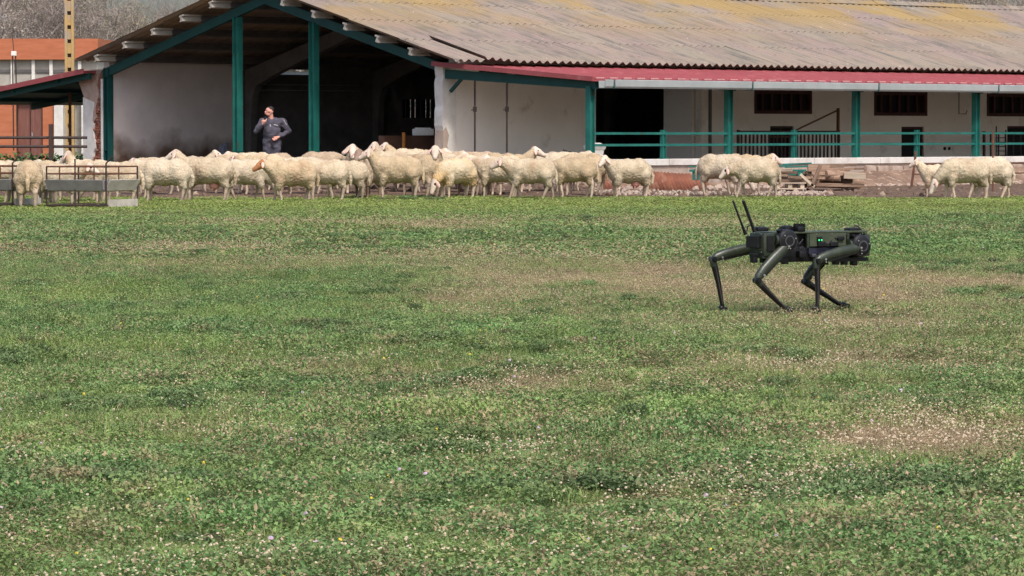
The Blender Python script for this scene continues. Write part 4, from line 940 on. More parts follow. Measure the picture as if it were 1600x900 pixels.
def put_tree(X, Yy, k, s, label, group=None, blossom=False):
    root = empty('tree', (X, Yy, zg(X, Yy)), tr_r.uniform(0, 6.28), label, 'tree', group); root.scale = (s, s, s)
    a, b, c = TM[k]; link('trunk', a, M['bark'], root); t = link('crown', b, M['twig'], root); t2 = link('leaf_buds', c, M['blossom'] if blossom else M['bud'], root)
TG = 'bare spring trees in a belt behind the farm'; TL = 'leafless spring tree in the belt behind the farm buildings'
spots = [(-20.5, 128, 0, .85, 1), (-17.6, 127, 2, .8, 1), (-19, 134, 3, .9, 1), (-15.9, 129, 0, .8, 1), (-22, 138, 2, .95, 0), (-13.8, 132, 1, .66, 0), (-16.8, 140, 0, .9, 0), (-11.8, 134, 1, .52, 0),
         (-14.0, 146, 3, .55, 0), (-10.6, 150, 3, .72, 0), (-18, 150, 1, 1.0, 0), (-12.6, 158, 3, .7, 0), (-24.5, 133, 1, .9, 0), (-9.6, 140, 3, .62, 0), (-21, 158, 0, 1.1, 0), (-5, 150, 2, .8, 0), (-2, 146, 0, .75, 0),
         (2, 150, 1, .8, 0), (6, 147, 3, .8, 0), (9, 152, 2, .9, 0), (12.5, 150, 0, .85, 0), (16, 152, 1, .85, 0), (19, 149, 0, .9, 0), (22, 153, 2, .9, 0), (25.5, 150, 1, .9, 0), (14.3, 158, 2, .95, 0), (20.5, 160, 0, 1.0, 0), (-16.8, 165, 3, .7, 0)]
for i, (X, Yy, k, s, bl) in enumerate(spots): put_tree(X, Yy, k, s, TL if i not in (5, 7) else ('olive green budding tree just left of the barn roof edge' if i == 7 else 'rounded yellowish budding tree above the orange parapet'), TG if i not in (5, 7) else None, bool(bl))
# undergrowth behind: one mass of scrub
mb = MB(); r = random.Random(17)
for _ in range(26000):
    X = r.uniform(-34, 36); t = r.random(); Yy = 168 + r.uniform(0, 16); top = 7.0 + 1.2 * noise.noise(Vector((X * .25, 1, 1))) - (2.0 if X < -17.5 else 4.2 if X < -9 else 0); z = 1 + top * r.random() ** .8
    c = Vector((X, Yy, z)); d = Vector((r.gauss(0, .3), r.gauss(0, .2), r.gauss(.2, .5))) * 1.1; s = Vector((r.gauss(0, 1), 0, r.gauss(0, .6))).normalized() * .05; mb.add([c - s, c + s, c + d], [(0, 1, 2)])
me = bpy.data.meshes.new('woodland'); me.from_pydata(mb.v, [], mb.f); o = link('woodland', me, M['twig']); tag(o, 'brown grey leafless woodland mass behind the trees', 'woodland', kind='stuff')
mb = MB()
for _ in range(1500):
    X = r.uniform(-16.5, -11.5); Yy = r.uniform(103, 116); z = zg(X, Yy) + r.random() ** 1.5 * .32; 
    c = Vector((X, Yy, z)); u_ = Vector((r.gauss(0, 1), r.gauss(0, 1), r.gauss(0, 1))).normalized() * .04; v_ = u_.orthogonal().normalized() * .06; mb.add([c - u_, c - v_, c + u_, c + v_], [(0, 1, 2, 3)])
me = bpy.data.meshes.new('scrub'); me.from_pydata(mb.v, [], mb.f); o = link('scrub', me, M['hedge']); tag(o, 'low green weeds growing behind the dark rail fence', 'weeds', kind='stuff')

# ------------------------------------------------------------------ feeders
def feeder(loc, rz_, label, L1=1.25, L2=1.1):
    root = empty('hay_feeder', loc, rz_, label, 'hay feeder', 'hay feeders at the left of the flock')
    def T(pts_, nm='rail', r_=.014, m='rust'): m1 = MB(); m1.tube(pts_, r_, 6); m1.build(nm, M[m], root)
    c = [(0, 0), (-L1, 0), (-L1, L2), (0, L2)]
    for i, (a, b) in enumerate(c): T([(a, b, 0), (a, b, .76 + (.06 if i == 0 else 0))] + ([(a + .12, b + .02, .95)] if i == 0 else []), 'corner_post', .018, 'dark_steel')
    T([(-L1 * .52, 0, .0), (-L1 * .52, .0, .90)], 'middle_post', .016, 'dark_steel')
    for z in (.76, .63):
        for (a, b), (d, e) in zip(c, c[1:] + c[:1]): T([(a, b, z), (d, e, z)])
    for k in (.2, .78): T([(-L1 * k, 0, .5), (-L1 * k, 0, .76)], 'rack_bar')
    T([(0, L2 * .4, .5), (0, L2 * .4, .76)], 'rack_bar')
    for z in (.06,):
        for (a, b), (d, e) in zip(c, c[1:] + c[:1]): T([(a, b, z), (d, e, z)], 'skid', .022, 'dark_steel')
    def trough(x0, x1, y0, y1, m):
        m1 = MB(); vs = []; 
        prof = [(-.03, .52), (.05, .33), (.17, .31), (.25, .52), (.245, .525), (.165, .322), (.055, .342), (-.022, .525)]
        if abs(x1 - x0) > abs(y1 - y0): m1.prism([(y0 + p, z) for p, z in prof], 'x', x0, x1); m1.box((x0 + .005, y0 + .11, .43), (.008, .22, .16)); m1.box((x1 - .005, y0 + .11, .43), (.008, .22, .16))
        else: m1.prism([(x0 - p, z) for p, z in prof], 'y', y0, y1)
        m1.build('trough', M[m], root)
    trough(-L1 + .01, -.03, -.05, .2, 'galv'); trough(.03, .03, .03, L2 - .02, 'galv_light')
    m1 = MB(); m1.box((.02, L2 / 2 + .0, .10), (.04, L2 - .1, .14)); m1.build('skid_plate', M['galv_light'], root)
p = Vector(((166 - 800) / F * 69.0, 69.0, 0)); feeder(p, R(-25), 'rusty framed hay feeder with grey trough standing left of the flock')
p = Vector(((20 - 800) / F * 70.0, 70.0, 0)); feeder(p, R(-20), 'rusty hay feeder cut off by the left edge of the picture')

# ------------------------------------------------------------------ sheep
def unit(*v): return Vector(v).normalized()
POSES = {   # neck end, head direction
    'up': ((.60, 0, .86), unit(.85, 0, -.42)), 'level': ((.64, 0, .74), unit(.85, 0, -.5)), 'low': ((.66, .02, .56), unit(.75, .1, -.65)),
    'graze': ((.62, 0, .34), unit(.45, 0, -.9)), 'caml': ((.56, .10, .84), unit(.45, .75, -.5)), 'camr': ((.56, -.10, .84), unit(.45, -.75, -.5)), 'high': ((.50, 0, .90), unit(.75, 0, -.65))}
SH = {}
def sheep_meshes(pose, step, seed):
    key = (pose, step, seed)
    if key in SH: return SH[key]
    N_, D = POSES[pose]; N_ = Vector(N_)
    wool = [((.24, 0, .545), (.27, .215, .25)), ((0, 0, .55), (.40, .245, .25)), ((-.24, 0, .555), (.30, .235, .25)), ((-.38, 0, .54), (.19, .20, .22)),
            ((.36, 0, .58), .175, tuple(Vector((.40, 0, .58)).lerp(N_, .78)), .112), ((.28, .11, .42), .11, (.31, .115, .30), .072), ((.28, -.11, .42), .11, (.31, -.115, .30), .072),
            ((-.34, .10, .48), .16, (-.40, .115, .33), .095), ((-.34, -.10, .48), .16, (-.40, -.115, .33), .095), ((-.40, .12, .33), .09, (-.45, .12, .27), .052), ((-.40, -.12, .33), .09, (-.45, -.12, .27), .052)]
    fl = blob(wool, .018, 7, .022, 5, seed, .0125, 26)
    dx = {0: (0, 0, 0, 0), 1: (.13, -.10, .10, -.12), 2: (-.07, .06, -.05, .09)}[step]
    body = [((.3, 0, .52), .13, (-.35, 0, .53), .13), ((.38, 0, .58), .09, tuple(N_), .078), (tuple(N_), .086, tuple(N_ + D * .11), .074), (tuple(N_ + D * .11), .070, tuple(N_ + D * .24), .044)]
    for (sx, sy, d) in ((.31, .11, dx[0]), (.31, -.11, dx[1])):
        body += [((sx, sy, .42), .06, (sx + d * .4 + .01, sy, .235), .040), ((sx + d * .4 + .01, sy, .235), .037, (sx + d, sy, .06), .027), ((sx + d, sy, .06), .024, (sx + d + .015, sy, .02), .03)]
    for (sx, sy, d) in ((-.38, .12, dx[2]), (-.38, -.12, dx[3])):
        body += [((sx, sy, .44), .09, (sx - .06 + d * .4, sy, .27), .050), ((sx - .06 + d * .4, sy, .27), .045, (sx - .02 + d, sy, .06), .029), ((sx - .02 + d, sy, .06), .025, (sx + d, sy, .02), .03)]
    bd = blob(body, .0145, 2); bd.materials.append(None); bd.materials.append(None)
    for p in bd.polygons: p.material_index = 1 if (p.center - N_).dot(D) > -.03 and p.center.x > .4 and p.center.z > .1 and (p.center - N_).length < .32 else 0
    u = D.cross(Vector((0, 0, 1))).normalized(); upv = u.cross(D)
    ears = []
    for s in (-1, 1):
        b = N_ + D * .015 + u * s * .068 + upv * .025; e = b + u * s * .09 + Vector((0, 0, -.085)) - D * .0
        x = (e - b).normalized(); y = D.cross(x).normalized(); z = x.cross(y); m1 = MB(); m1.ball((b + e) / 2, (.085, .013, .038), 8, 6, Matrix((x, y, z)).transposed()); ears.append(m1.mesh('ear', True))
    eyes = []
    for s in (-1, 1): m1 = MB(); m1.ball(N_ + D * .07 + u * s * .066 + upv * .028, .015, 6, 4); eyes.append(m1.mesh('eye', True))
    m1 = MB(); m1.ball(N_ + D * .262 + upv * -.004, (.028, .028, .022), 8, 5); nose = m1.mesh('muzzle_patch', True)
    pat = []
    for s in (-1, 1): m1 = MB(); m1.ball(N_ + D * .065 + u * s * .052 + upv * .025, (.036, .032, .036), 8, 6); pat.append(m1.mesh('eye_patch', True))
    tail = blob([((-.53, 0, .60), .05, (-.59, 0, .46), .04), ((-.59, 0, .46), .045, (-.585, 0, .30), .028)], .016, 2, .015, 20, seed)
    m1 = MB(); m1.ball((-.17, 0, .29), (.11, .09, .08), 12, 8); m1.ball((-.14, .05, .235), (.02, .02, .05), 6, 5); m1.ball((-.14, -.05, .235), (.02, .02, .05), 6, 5); ud = m1.mesh('udder', True)
    SH[key] = (bd, fl, ears, eyes, nose, pat, tail, ud); return SH[key]
def sheep(pxc, fy, deg, pose, step, seed, label, s=1.0, wool='wool', face='face', eyep=False, udder=False, earm='ear', Yd=None):
    Yy = Yd or F * H / (fy - 205); X = (pxc - 800) / F * Yy
    bd, fl, ears, eyes, nose, pat, tail, ud = sheep_meshes(pose, step, seed)
    jr = random.Random(int(pxc * 7 + Yy)); deg += jr.uniform(-13, 13); lx = jr.uniform(.92, 1.06)
    if wool == 'wool': wool = jr.choice(('wool', 'wool', 'wool_pale', 'wool_tan'))
    root = empty('sheep', (X, Yy, zg(X, Yy) - .005), R(deg), label, 'sheep', 'flock of woolly sheep in front of the barn'); root.scale = (s * .93 * lx, s * 1.06, s * 1.05)
    ob_ = bpy.data.objects.new('body', bd); C.objects.link(ob_); ob_.parent = root
    for i_, m_ in ((0, M['leg_tan'] if face in ('face', 'face_brown') else M[face]), (1, M[face])): ob_.material_slots[i_].link = 'OBJECT'; ob_.material_slots[i_].material = m_
    _ = (root); link('fleece', fl, M[wool], root); link('tail', tail, M[wool], root)
    for e in ears: link('ear', e, M[earm], root)
    for e in eyes: link('eye', e, M['black_hair'], root)
    if eyep:
        for e in pat: link('eye_patch', e, M['black_hair'], root)
        link('muzzle_patch', nose, M['black_hair'], root)
    if udder: link('udder', ud, M['udder'], root)
L_ = 180
FLOCK = [
 (-18, 318, 180, 'low', 0, 2, 'cream sheep cut off by the left picture edge behind the first feeder'),
 (45, 325, 84, 'low', 0, 1, 'sheep seen from behind with hanging tail between the two feeders', dict(s=1.02)),
 (50, 316, 170, 'low', 0, 3, 'sheep half hidden behind the one seen from the rear', dict(Yd=74)),
 (74, 319, 100, 'graze', 0, 2, 'sheep standing just behind the left post of the middle feeder', dict(Yd=73.5)),
 (92, 319, 0, 'level', 0, 3, 'sheep facing right with dark eye behind the left half of the feeder', dict(eyep=True, Yd=72.5, s=.95)),
 (140, 317, 172, 'high', 0, 1, 'sheep raising its head highest above the feeder rail', dict(Yd=75.5, s=1.0)),
 (178, 318, 176, 'graze', 0, 2, 'sheep with broad rump behind the right half of the feeder', dict(Yd=73.5)),
 (257, 316, 168, 'level', 0, 1, 'first whole sheep right of the feeder, turned left with head lowered'),
 (322, 314, 180, 'up', 0, 2, 'large sheep facing left with a pink udder below the stained wall', dict(s=1.06, udder=True)),
 (385, 313, 6, 'graze', 2, 3, 'sheep grazing to the right with its head by the legs of the brown faced one'),
 (410, 310, 150, 'level', 0, 2, 'sheep whose back shows behind the grazing one below the man', dict(Yd=81.5, s=1.03)),
 (456, 315, 180, 'level', 2, 1, 'sheep with brown face and pink ear in front of the man', dict(face='face', wool='wool', bf=True)),
 (472, 310, 205, 'level', 0, 3, 'sheep with only back and head above the brown faced one', dict(Yd=82, s=.95)),
 (505, 313, 178, 'low', 0, 2, 'pale sheep just right of the brown faced one, its head hidden'),
 (537, 312.5, 184, 'low', 2, 3, 'sheep showing a rounded rump between the teal post and the dark legged sheep', dict(Yd=79.5, s=.97)),
 (574, 312, 250, 'high', 0, 1, 'brown fleeced sheep with dark legs right of the second teal post', dict(wool='wool_dark', face='leg_dark', Yd=80)),
 (620, 312, 176, 'up', 0, 3, 'large sheep with pink ear facing left under the low brown pen wall', dict(s=1.07)),
 (622, 309, 178, 'high', 0, 2, 'sheep with its white head raised behind the large pink eared one', dict(Yd=83, s=1.06)),
 (648, 308, 4, 'level', 0, 1, 'sheep with pale back beyond the large pink eared one', dict(Yd=83.5, s=1.1)),
 (655, 311, 140, 'low', 0, 2, 'sheep with shaded flank just left of the one facing us', dict(Yd=80.5, s=1.05, wool='wool')),
 (682, 309, 262, 'high', 0, 2, 'sheep facing us with raised head and hanging ears', dict(s=1.05)),
 (680, 307, 2, 'level', 0, 3, 'sheep looking right behind the one facing us', dict(Yd=83, s=1.05)),
 (712, 311, 215, 'graze', 0, 1, 'golden tinged sheep grazing towards us in the middle of the flock', dict(wool='wool_gold', eyep=True)),
 (722, 309, 130, 'low', 0, 3, 'pale sheep standing behind the golden tinged grazing one', dict(Yd=81.5, s=1.03)),
 (722, 308, 8, 'level', 0, 1, 'sheep with a brown nape and head behind the black eyed one', dict(Yd=83, s=.98, bf=True)),
 (778, 310, 180, 'level', 0, 2, 'sheep with black eye patch and black muzzle facing left', dict(eyep=True, Yd=80)),
 (790, 309, 215, 'level', 0, 1, 'grey white sheep half hidden behind the walking one', dict(Yd=81.5, s=.98)),
 (828, 312, 178, 'level', 1, 3, 'sheep walking left with legs spread in front of the second hanging rod'),
 (792, 308, 2, 'up', 0, 1, 'sheep with only its white head above the walking one', dict(Yd=82.5, s=1.02)),
 (896, 310, 175, 'low', 2, 3, 'sheep with its head hidden behind the rump of the walking one'),
 (910, 309, 150, 'low', 0, 2, 'tall backed sheep just left of the first teal porch post', dict(Yd=81.5, s=1.07)),
 (982, 309, 205, 'camr', 0, 1, 'lone sheep turning its face to us before the rusty sheet', dict(udder=True, s=.98, pz='camf')),
 (1128, 305, -6, 'graze', 0, 2, 'left one of the sheep pair behind the robot, grazing away from us', dict(s=1.06, Yd=82.5)),
 (1180, 310, 180, 'low', 1, 3, 'walking sheep with black eye and muzzle above the robot antennas', dict(eyep=True)),
 (1165, 304, 3, 'level', 0, 1, 'sheep whose back shows behind the black eyed one above the robot', dict(Yd=84, s=1.04)),
 (1466, 308, 180, 'up', 0, 1, 'small sheep with raised white head at the right beside the stone wall', dict(s=.83, eyep=False)),
 (1506, 312, 178, 'graze', 2, 2, 'large sheep at the right bending its white head down', dict(s=1.02)),
 (1543, 311, 176, 'low', 1, 1, 'rightmost sheep of the flock showing its full rump', dict(s=1.03, Yd=79.5)),
 (240, 313, 200, 'low', 0, 3, 'sheep turned half towards us behind the first whole one right of the feeder', dict(Yd=82, s=.95)),
 (300, 309, 15, 'up', 0, 1, 'sheep mostly hidden behind the large one with the pink udder', dict(Yd=83.5, s=.92)),
 (360, 309, 150, 'low', 0, 2, 'sheep squeezed in behind the rump of the one with the pink udder', dict(Yd=82.5, s=1.0)),
 (395, 308, 200, 'level', 0, 3, 'sheep lifting its head below the left edge of the man', dict(Yd=84, s=1.0)),
 (434, 308, 130, 'level', 0, 1, 'sheep standing at an angle behind the back of the brown faced one', dict(Yd=84.5, s=.95, wool='wool_dark')),
 (505, 307, 20, 'low', 0, 2, 'sheep with darker fleece behind the foot of the second teal post', dict(Yd=84.5, s=1.0, wool='wool_dark')),
 (552, 309, 265, 'high', 0, 3, 'sheep facing us head-on with tall narrow neck left of the low brown pen wall', dict(Yd=82.5, s=1.0)),
 (592, 307, 200, 'up', 0, 1, 'sheep head and shoulders rising behind the dark legged brown one', dict(Yd=84.5, s=1.02)),
 (640, 306, 165, 'up', 0, 3, 'sheep looking left right under the white tank on the pen wall', dict(Yd=85.5, s=1.03)),
 (700, 306, 30, 'low', 0, 3, 'sheep walking away to the right by the ragged wall end', dict(Yd=85, s=1.0)),
 (745, 306, 190, 'low', 0, 2, 'dark fleeced sheep deep in the flock under the first hanging rod', dict(Yd=84.5, s=1.0, wool='wool_dark')),
 (756, 309, 235, 'level', 0, 3, 'sheep turned towards us just behind the golden tinged one', dict(Yd=82, s=.98)),
 (850, 307, 165, 'low', 0, 2, 'sheep half seen between the walking one and the tall backed one', dict(Yd=83.5, s=1.0)),
 (880, 307, 10, 'level', 0, 3, 'sheep looking right in front of the heap of black cable', dict(Yd=84, s=1.02)),
 (12, 316, 10, 'level', 0, 1, 'sheep standing behind the cut off one at the left picture edge', dict(Yd=75, s=1.0)),
 (118, 316, 195, 'low', 0, 3, 'sheep filling the gap behind the left trough of the feeder', dict(Yd=77, s=1.0)),
 (205, 314, 160, 'level', 0, 1, 'sheep whose face shows just right of the feeder', dict(Yd=80, s=.9)),
]
POSES['camf'] = ((.58, 0, .80), unit(.75, .55, -.65))
for e in FLOCK:
    kw = dict(e[7]) if len(e) > 7 else {}
    pose = kw.pop('pz', e[3]); bf = kw.pop('bf', False)
    if bf: kw['face'] = 'face_brown'
    sheep(e[0], e[1], e[2], pose, e[4], e[5], e[6], **kw)

# ------------------------------------------------------------------ man in the barn
mp = at(425, 278, 93.2); man = empty('person', (mp.x, 93.2, .27), 0, 'man in a dark grey overall speaking into a handset inside the barn opening', 'person'); man.scale = (1.17, 1.1, 1.0)
nk = Vector((-.01, -.02, 1.42)); hd = Vector((-.045, -.05, 1.61))
sR, sL = Vector((-.19, -.04, 1.37)), Vector((.21, .02, 1.37)); eR, eL = Vector((-.31, -.19, 1.12)), Vector((.35, .08, 1.12)); hR, hL = Vector((-.15, -.30, 1.33)), Vector((.12, -.15, .97))
pv = Vector((0, 0, .93))
cl = [((0, 0, 1.30), (.20, .14, .16)), ((0, -.03, 1.10), (.18, .16, .22)), ((0, 0, .93), (.175, .14, .15)), (tuple(sR), .088, tuple(eR), .064), (tuple(eR), .064, tuple(eR.lerp(hR, .8)), .05), (tuple(sL), .088, tuple(eL), .064), (tuple(eL), .064, tuple(eL.lerp(hL, .8)), .05),
      (tuple(sR), .07, (0, 0, 1.40), .08), (tuple(sL), .07, (0, 0, 1.40), .08)]
for s in (-1, 1): cl += [((s * .085, 0, .92), .115, (s * .10, -.02, .5), .088), ((s * .10, -.02, .5), .085, (s * .11, 0, .12), .075)]
link('coverall', blob(cl, .02, 3, .02, 9, 2, .010, 14), M['overall'], man)
sk = [(tuple(nk - Vector((0, 0, .06))), .06, tuple(hd - Vector((-.02, 0, .06))), .052), (tuple(hd), (.085, .09, .105)), (tuple(hd + Vector((-.018, -.025, -.07))), (.055, .058, .05)), (tuple(hd + Vector((-.076, -.05, -.022))), (.02, .018, .03)),
      (tuple(eR.lerp(hR, .6)), .033, tuple(hR), .028), (tuple(eL.lerp(hL, .6)), .033, tuple(hL), .028), ((0, 0, 1.30), .06, tuple(nk), .058), (tuple(eR), .03, tuple(eR.lerp(hR, .6)), .033), (tuple(sR), .03, tuple(eR), .03), ((0, 0, 1.30), .05, tuple(sR), .03),
      (tuple(eL), .03, tuple(eL.lerp(hL, .6)), .033), (tuple(sL), .03, tuple(eL), .03), ((0, 0, 1.30), .05, tuple(sL), .03)]
for hh, d, side in ((hR, Vector((.25, -.1, .9)).normalized(), Vector((.9, -.2, -.1)).normalized()), (hL, Vector((-.75, -.1, -.5)).normalized(), Vector((.3, -.4, -.8)).normalized())):
    nrm = d.cross(side).normalized(); c0 = hh + d * .045
    sk.append((tuple(hh), .03, tuple(c0 + side * .012), .034)); sk.append((tuple(hh + side * -.02), .026, tuple(c0 - side * .02), .028))
    for i in range(4):
        L1 = (.034, .04, .038, .03)[i]; k0 = c0 + side * (-.03 + .02 * i) + d * .01; k1 = k0 + d * L1 + nrm * .012; k2 = k1 + d * .012 + nrm * .03; k3 = k2 - d * .012 + nrm * .018
        sk += [(tuple(k0), .0105, tuple(k1), .0095), (tuple(k1), .0095, tuple(k2), .009), (tuple(k2), .009, tuple(k3), .008)]
    t0 = hh + side * -.035 + d * .015; sk += [(tuple(t0), .012, tuple(t0 - side * .02 + d * .03 + nrm * .015), .0105), (tuple(t0 - side * .02 + d * .03 + nrm * .015), .0105, tuple(t0 - side * .012 + d * .05 + nrm * .035), .009)]
sk += [(tuple(hd + Vector((.0, -.085, -.0))), (.012, .02, .028)), (tuple(hd + Vector((-.02, .085, -.0))), (.012, .02, .028))]
link('body', blob(sk, .0085, 1), M['skin'], man)
link('hair', blob([(tuple(hd + Vector((.022, .012, .048))), (.080, .086, .075)), (tuple(hd + Vector((.045, .02, -.01))), (.045, .075, .06))], .012, 1, .01, 30), M['hair'], man)
m1 = MB(); m1.box(tuple(hR + Vector((.0, -.03, .085))), (.05, .04, .13), Euler((.2, .35, 0))); m1.tube([tuple(hR + Vector((.02, -.02, .14))), tuple(hR + Vector((.05, -.02, .2)))], .008, 6); o = m1.build('radio_handset', M['black'], bevel=.008); o.location = man.location; tag(o, 'small black handset held to the mouth of the man in the overall', 'handset')
m1 = MB(); m1.ball(tuple(hd + Vector((-.078, -.03, .03))), (.008, .009, .006), 8, 5); m1.ball(tuple(hd + Vector((-.055, -.075, .03))), (.009, .008, .006), 8, 5); m1.build('eye', M['hair'], man)
m1 = MB(); m1.ball(tuple(hd + Vector((-.078, -.06, -.062))), (.02, .018, .006), 8, 5); m1.build('mouth', M['udder'], man)
m1 = MB(); m1.box((.09, -.125, 1.28), (.09, .012, .025), Euler((0, .3, 0))); m1.build('chest_badge', M['reflect'], man)
m1 = MB(); m1.tube([(-.04, -.10, 1.38), (-.02, -.135, 1.25), (-.01, -.14, 1.1)], .014, 6); m1.build('shirt_placket', M['reflect'], man)
for s in (0, 1): m1 = MB(); m1.bar((.13 + .04 * s, -.075, .50), (.14 + .04 * s, -.072, .38), .022, .012); m1.build('reflective_strip', M['hivis'], man)
m1 = MB(); m1.tube([tuple(sL + Vector((.03, -.06, .04))), tuple(sL.lerp(eL, .5) + Vector((.035, -.055, .02)))], .010, 6); m1.build('sleeve_piping', M['reflect'], man)
for s in (-1, 1): m1 = MB(); m1.ball((s * .12, -.05, .045), (.05, .13, .05), 12, 8); m1.build('boot', M['black'], man, smooth=True)

# ------------------------------------------------------------------ robot
PHI = R(30); RY = 29.75; RX = (1269 - 800) / F * RY; c_, s_ = math.cos(PHI), math.sin(PHI)
bot = empty('robot_dog', (RX, RY, zg(RX, RY)), PHI, 'dark olive four legged walking robot with two antennas on the pasture', 'robot')
GZ = bot.location.z
def rp(p, q, y):    # pixel + lateral offset -> local point
    Y = RY
    for _ in range(4): x = ((p - 800) / F * Y - RX + y * s_) / c_; Y = RY + x * s_ + y * c_
    return Vector((x, y, H + (205 - q) * Y / F - GZ))
def rb(*parts): pass
ND, FD = -.21, .21
LEGS = [('near rear', ND, (1232, 380), (1183, 438), (1234, 486), 1), ('near front', ND, (1347, 385), (1276, 408), (1277, 480), 0), ('far rear', FD, (1190, 384), (1114, 405), (1130, 481), 0), ('far front', FD, (1304, 384), (1259, 440), (1322, 482), 1)]
for nm, yl_, hp, kn, ft, bent in LEGS:
    h_ = rp(*hp, yl_ * .85); k_ = rp(*kn, yl_); f_ = rp(*ft, yl_)
    f_.z = max(.028, f_.z) if False else .03
    d = (k_ - h_).normalized(); per = Vector((d.z, 0, -d.x)); per = per if per.z < 0 else -per    # below side
    m1 = MB(); L2 = (k_ - h_).length
    ctr = [h_, h_.lerp(k_, .12), h_.lerp(k_, .45) - per * .012, h_.lerp(k_, .75) - per * .016, h_.lerp(k_, .92) - per * .010, k_ + (f_ - k_).normalized() * .010 - per * .002, k_ + (f_ - k_).normalized() * .055]
    m1.tube(ctr, [.032, .041, .042, .039, .036, .034, .028], 14, sq=.8)
    leg = m1.build('thigh', M['olive'], bot, smooth=True, angle=50)
    m1 = MB(); m1.tube([h_.lerp(k_, .15) + per * .03 + Vector((0, -.018, 0)), h_.lerp(k_, .8) + per * .022 + Vector((0, -.018, 0))], .008, 6); m1.build('thigh_edge', M['rubber'], leg)
    m1 = MB()
    for t in (.08, .86): q = h_.lerp(k_, t); m1.cyl(q + Vector((0, -.038, .0)), q + Vector((0, -.045, 0)), .009, n=8); m1.cyl(q + per * .022 + Vector((0, -.034, .0)), q + per * .022 + Vector((0, -.041, 0)), .006, n=8)
    m1.build('bolt', M['steel'], leg)
    m1 = MB(); m1.cyl(k_ + Vector((0, -.033, 0)), k_ + Vector((0, .033, 0)), .021, n=18); m1.cyl(k_ + Vector((0, -.04, 0)), k_ + Vector((0, .04, 0)), .016, n=12); m1.build('knee_joint', M['rubber'], bot, smooth=True)
    bow = Vector((.014, 0, -.006)) if bent else Vector((-.010, 0, 0))
    sd = (f_ - k_).normalized(); sp = Vector((-sd.z, 0, sd.x)) * (1 if -sd.z * 1 < 0 else 1)
    m1 = MB(); m1.tube([k_, k_.lerp(f_, .15) - bow * .4, k_.lerp(f_, .45) - bow, k_.lerp(f_, .8) - bow * .5, f_ + Vector((0, 0, .015))], [.029, .027, .022, .017, .018], 10, sq=.85); sh_ = m1.build('shank', M['rubber'], bot, smooth=True)
    m1 = MB(); m1.tube([k_.lerp(f_, .12) + Vector((0, -.02, 0)), k_.lerp(f_, .85) + Vector((0, -.017, 0))], .005, 6); m1.build('cable', M['cable'], sh_)
    m1 = MB(); m1.ball(f_ + Vector((0, 0, .006)), (.038, .030, .036), 14, 8); m1.ball(f_ + Vector((-.018, 0, .03)), (.024, .026, .022), 10, 6); m1.cyl(f_ + Vector((.008, -.031, .022)), f_ + Vector((.008, .031, .022)), .015, n=10); m1.build('foot', M['rubber'], bot, smooth=True)
# body
def zpx(q): return H + (205 - q) * RY / F - GZ
zt = zpx(363); zp1 = zpx(384.5); zb = zpx(408)
XR, XF = -.44, .43
MB().box((-.0, 0, (zp1 + zb) / 2), (.80, .20, zp1 - zb)).build('battery_case', M['rubber'], bot, bevel=.012, smooth=True)
MB().box((.02, -.108, (zp1 + zb) / 2 + .025), (.26, .02, .05)).build('battery_label_panel', M['bluish'], bot, bevel=.004)
MB().box((.0, 0, (zt + zp1) / 2), (.84, .15, zt - zp1)).build('core_frame', M['rubber'], bot)
m1 = MB(); m1.box((-.005, 0, zt + .004), (.88, .26, .014)); m1.build('top_plate', M['olive_pale'], bot, bevel=.004)
for yy_ in (-.125, .125): m1 = MB(); m1.box((.06, yy_, (zt + zp1) / 2 - .002), (.34, .012, zt - zp1 - .006)); m1.build('side_panel', M['olive_pale'], bot, bevel=.004)
for yy_ in (-.128, .128):
    for xx in (.245, .41, -.39, -.13): m1 = MB(); m1.box((xx, yy_, (zt + zp1) / 2 - .006), (.02, .02, zt - zp1)); m1.build('frame_strut', M['olive'], bot)
for xx in (-.005, .11): m1 = MB(); m1.box((xx, -.137, zp1 + .018), (.075, .02, .034)); m1.build('side_connector', M['rubber'], bot, bevel=.004)
m1 = MB(); m1.box((-.025, -.138, zp1 + .058), (.045, .018, .04)); b_ = m1.build('light_housing', M['rubber'], bot, bevel=.004)
for d in (-.012, .012): m1 = MB(); m1.ball((-.025 + d, -.149, zp1 + .05), .007, 8, 6); m1.build('green_light', M['led'], b_)
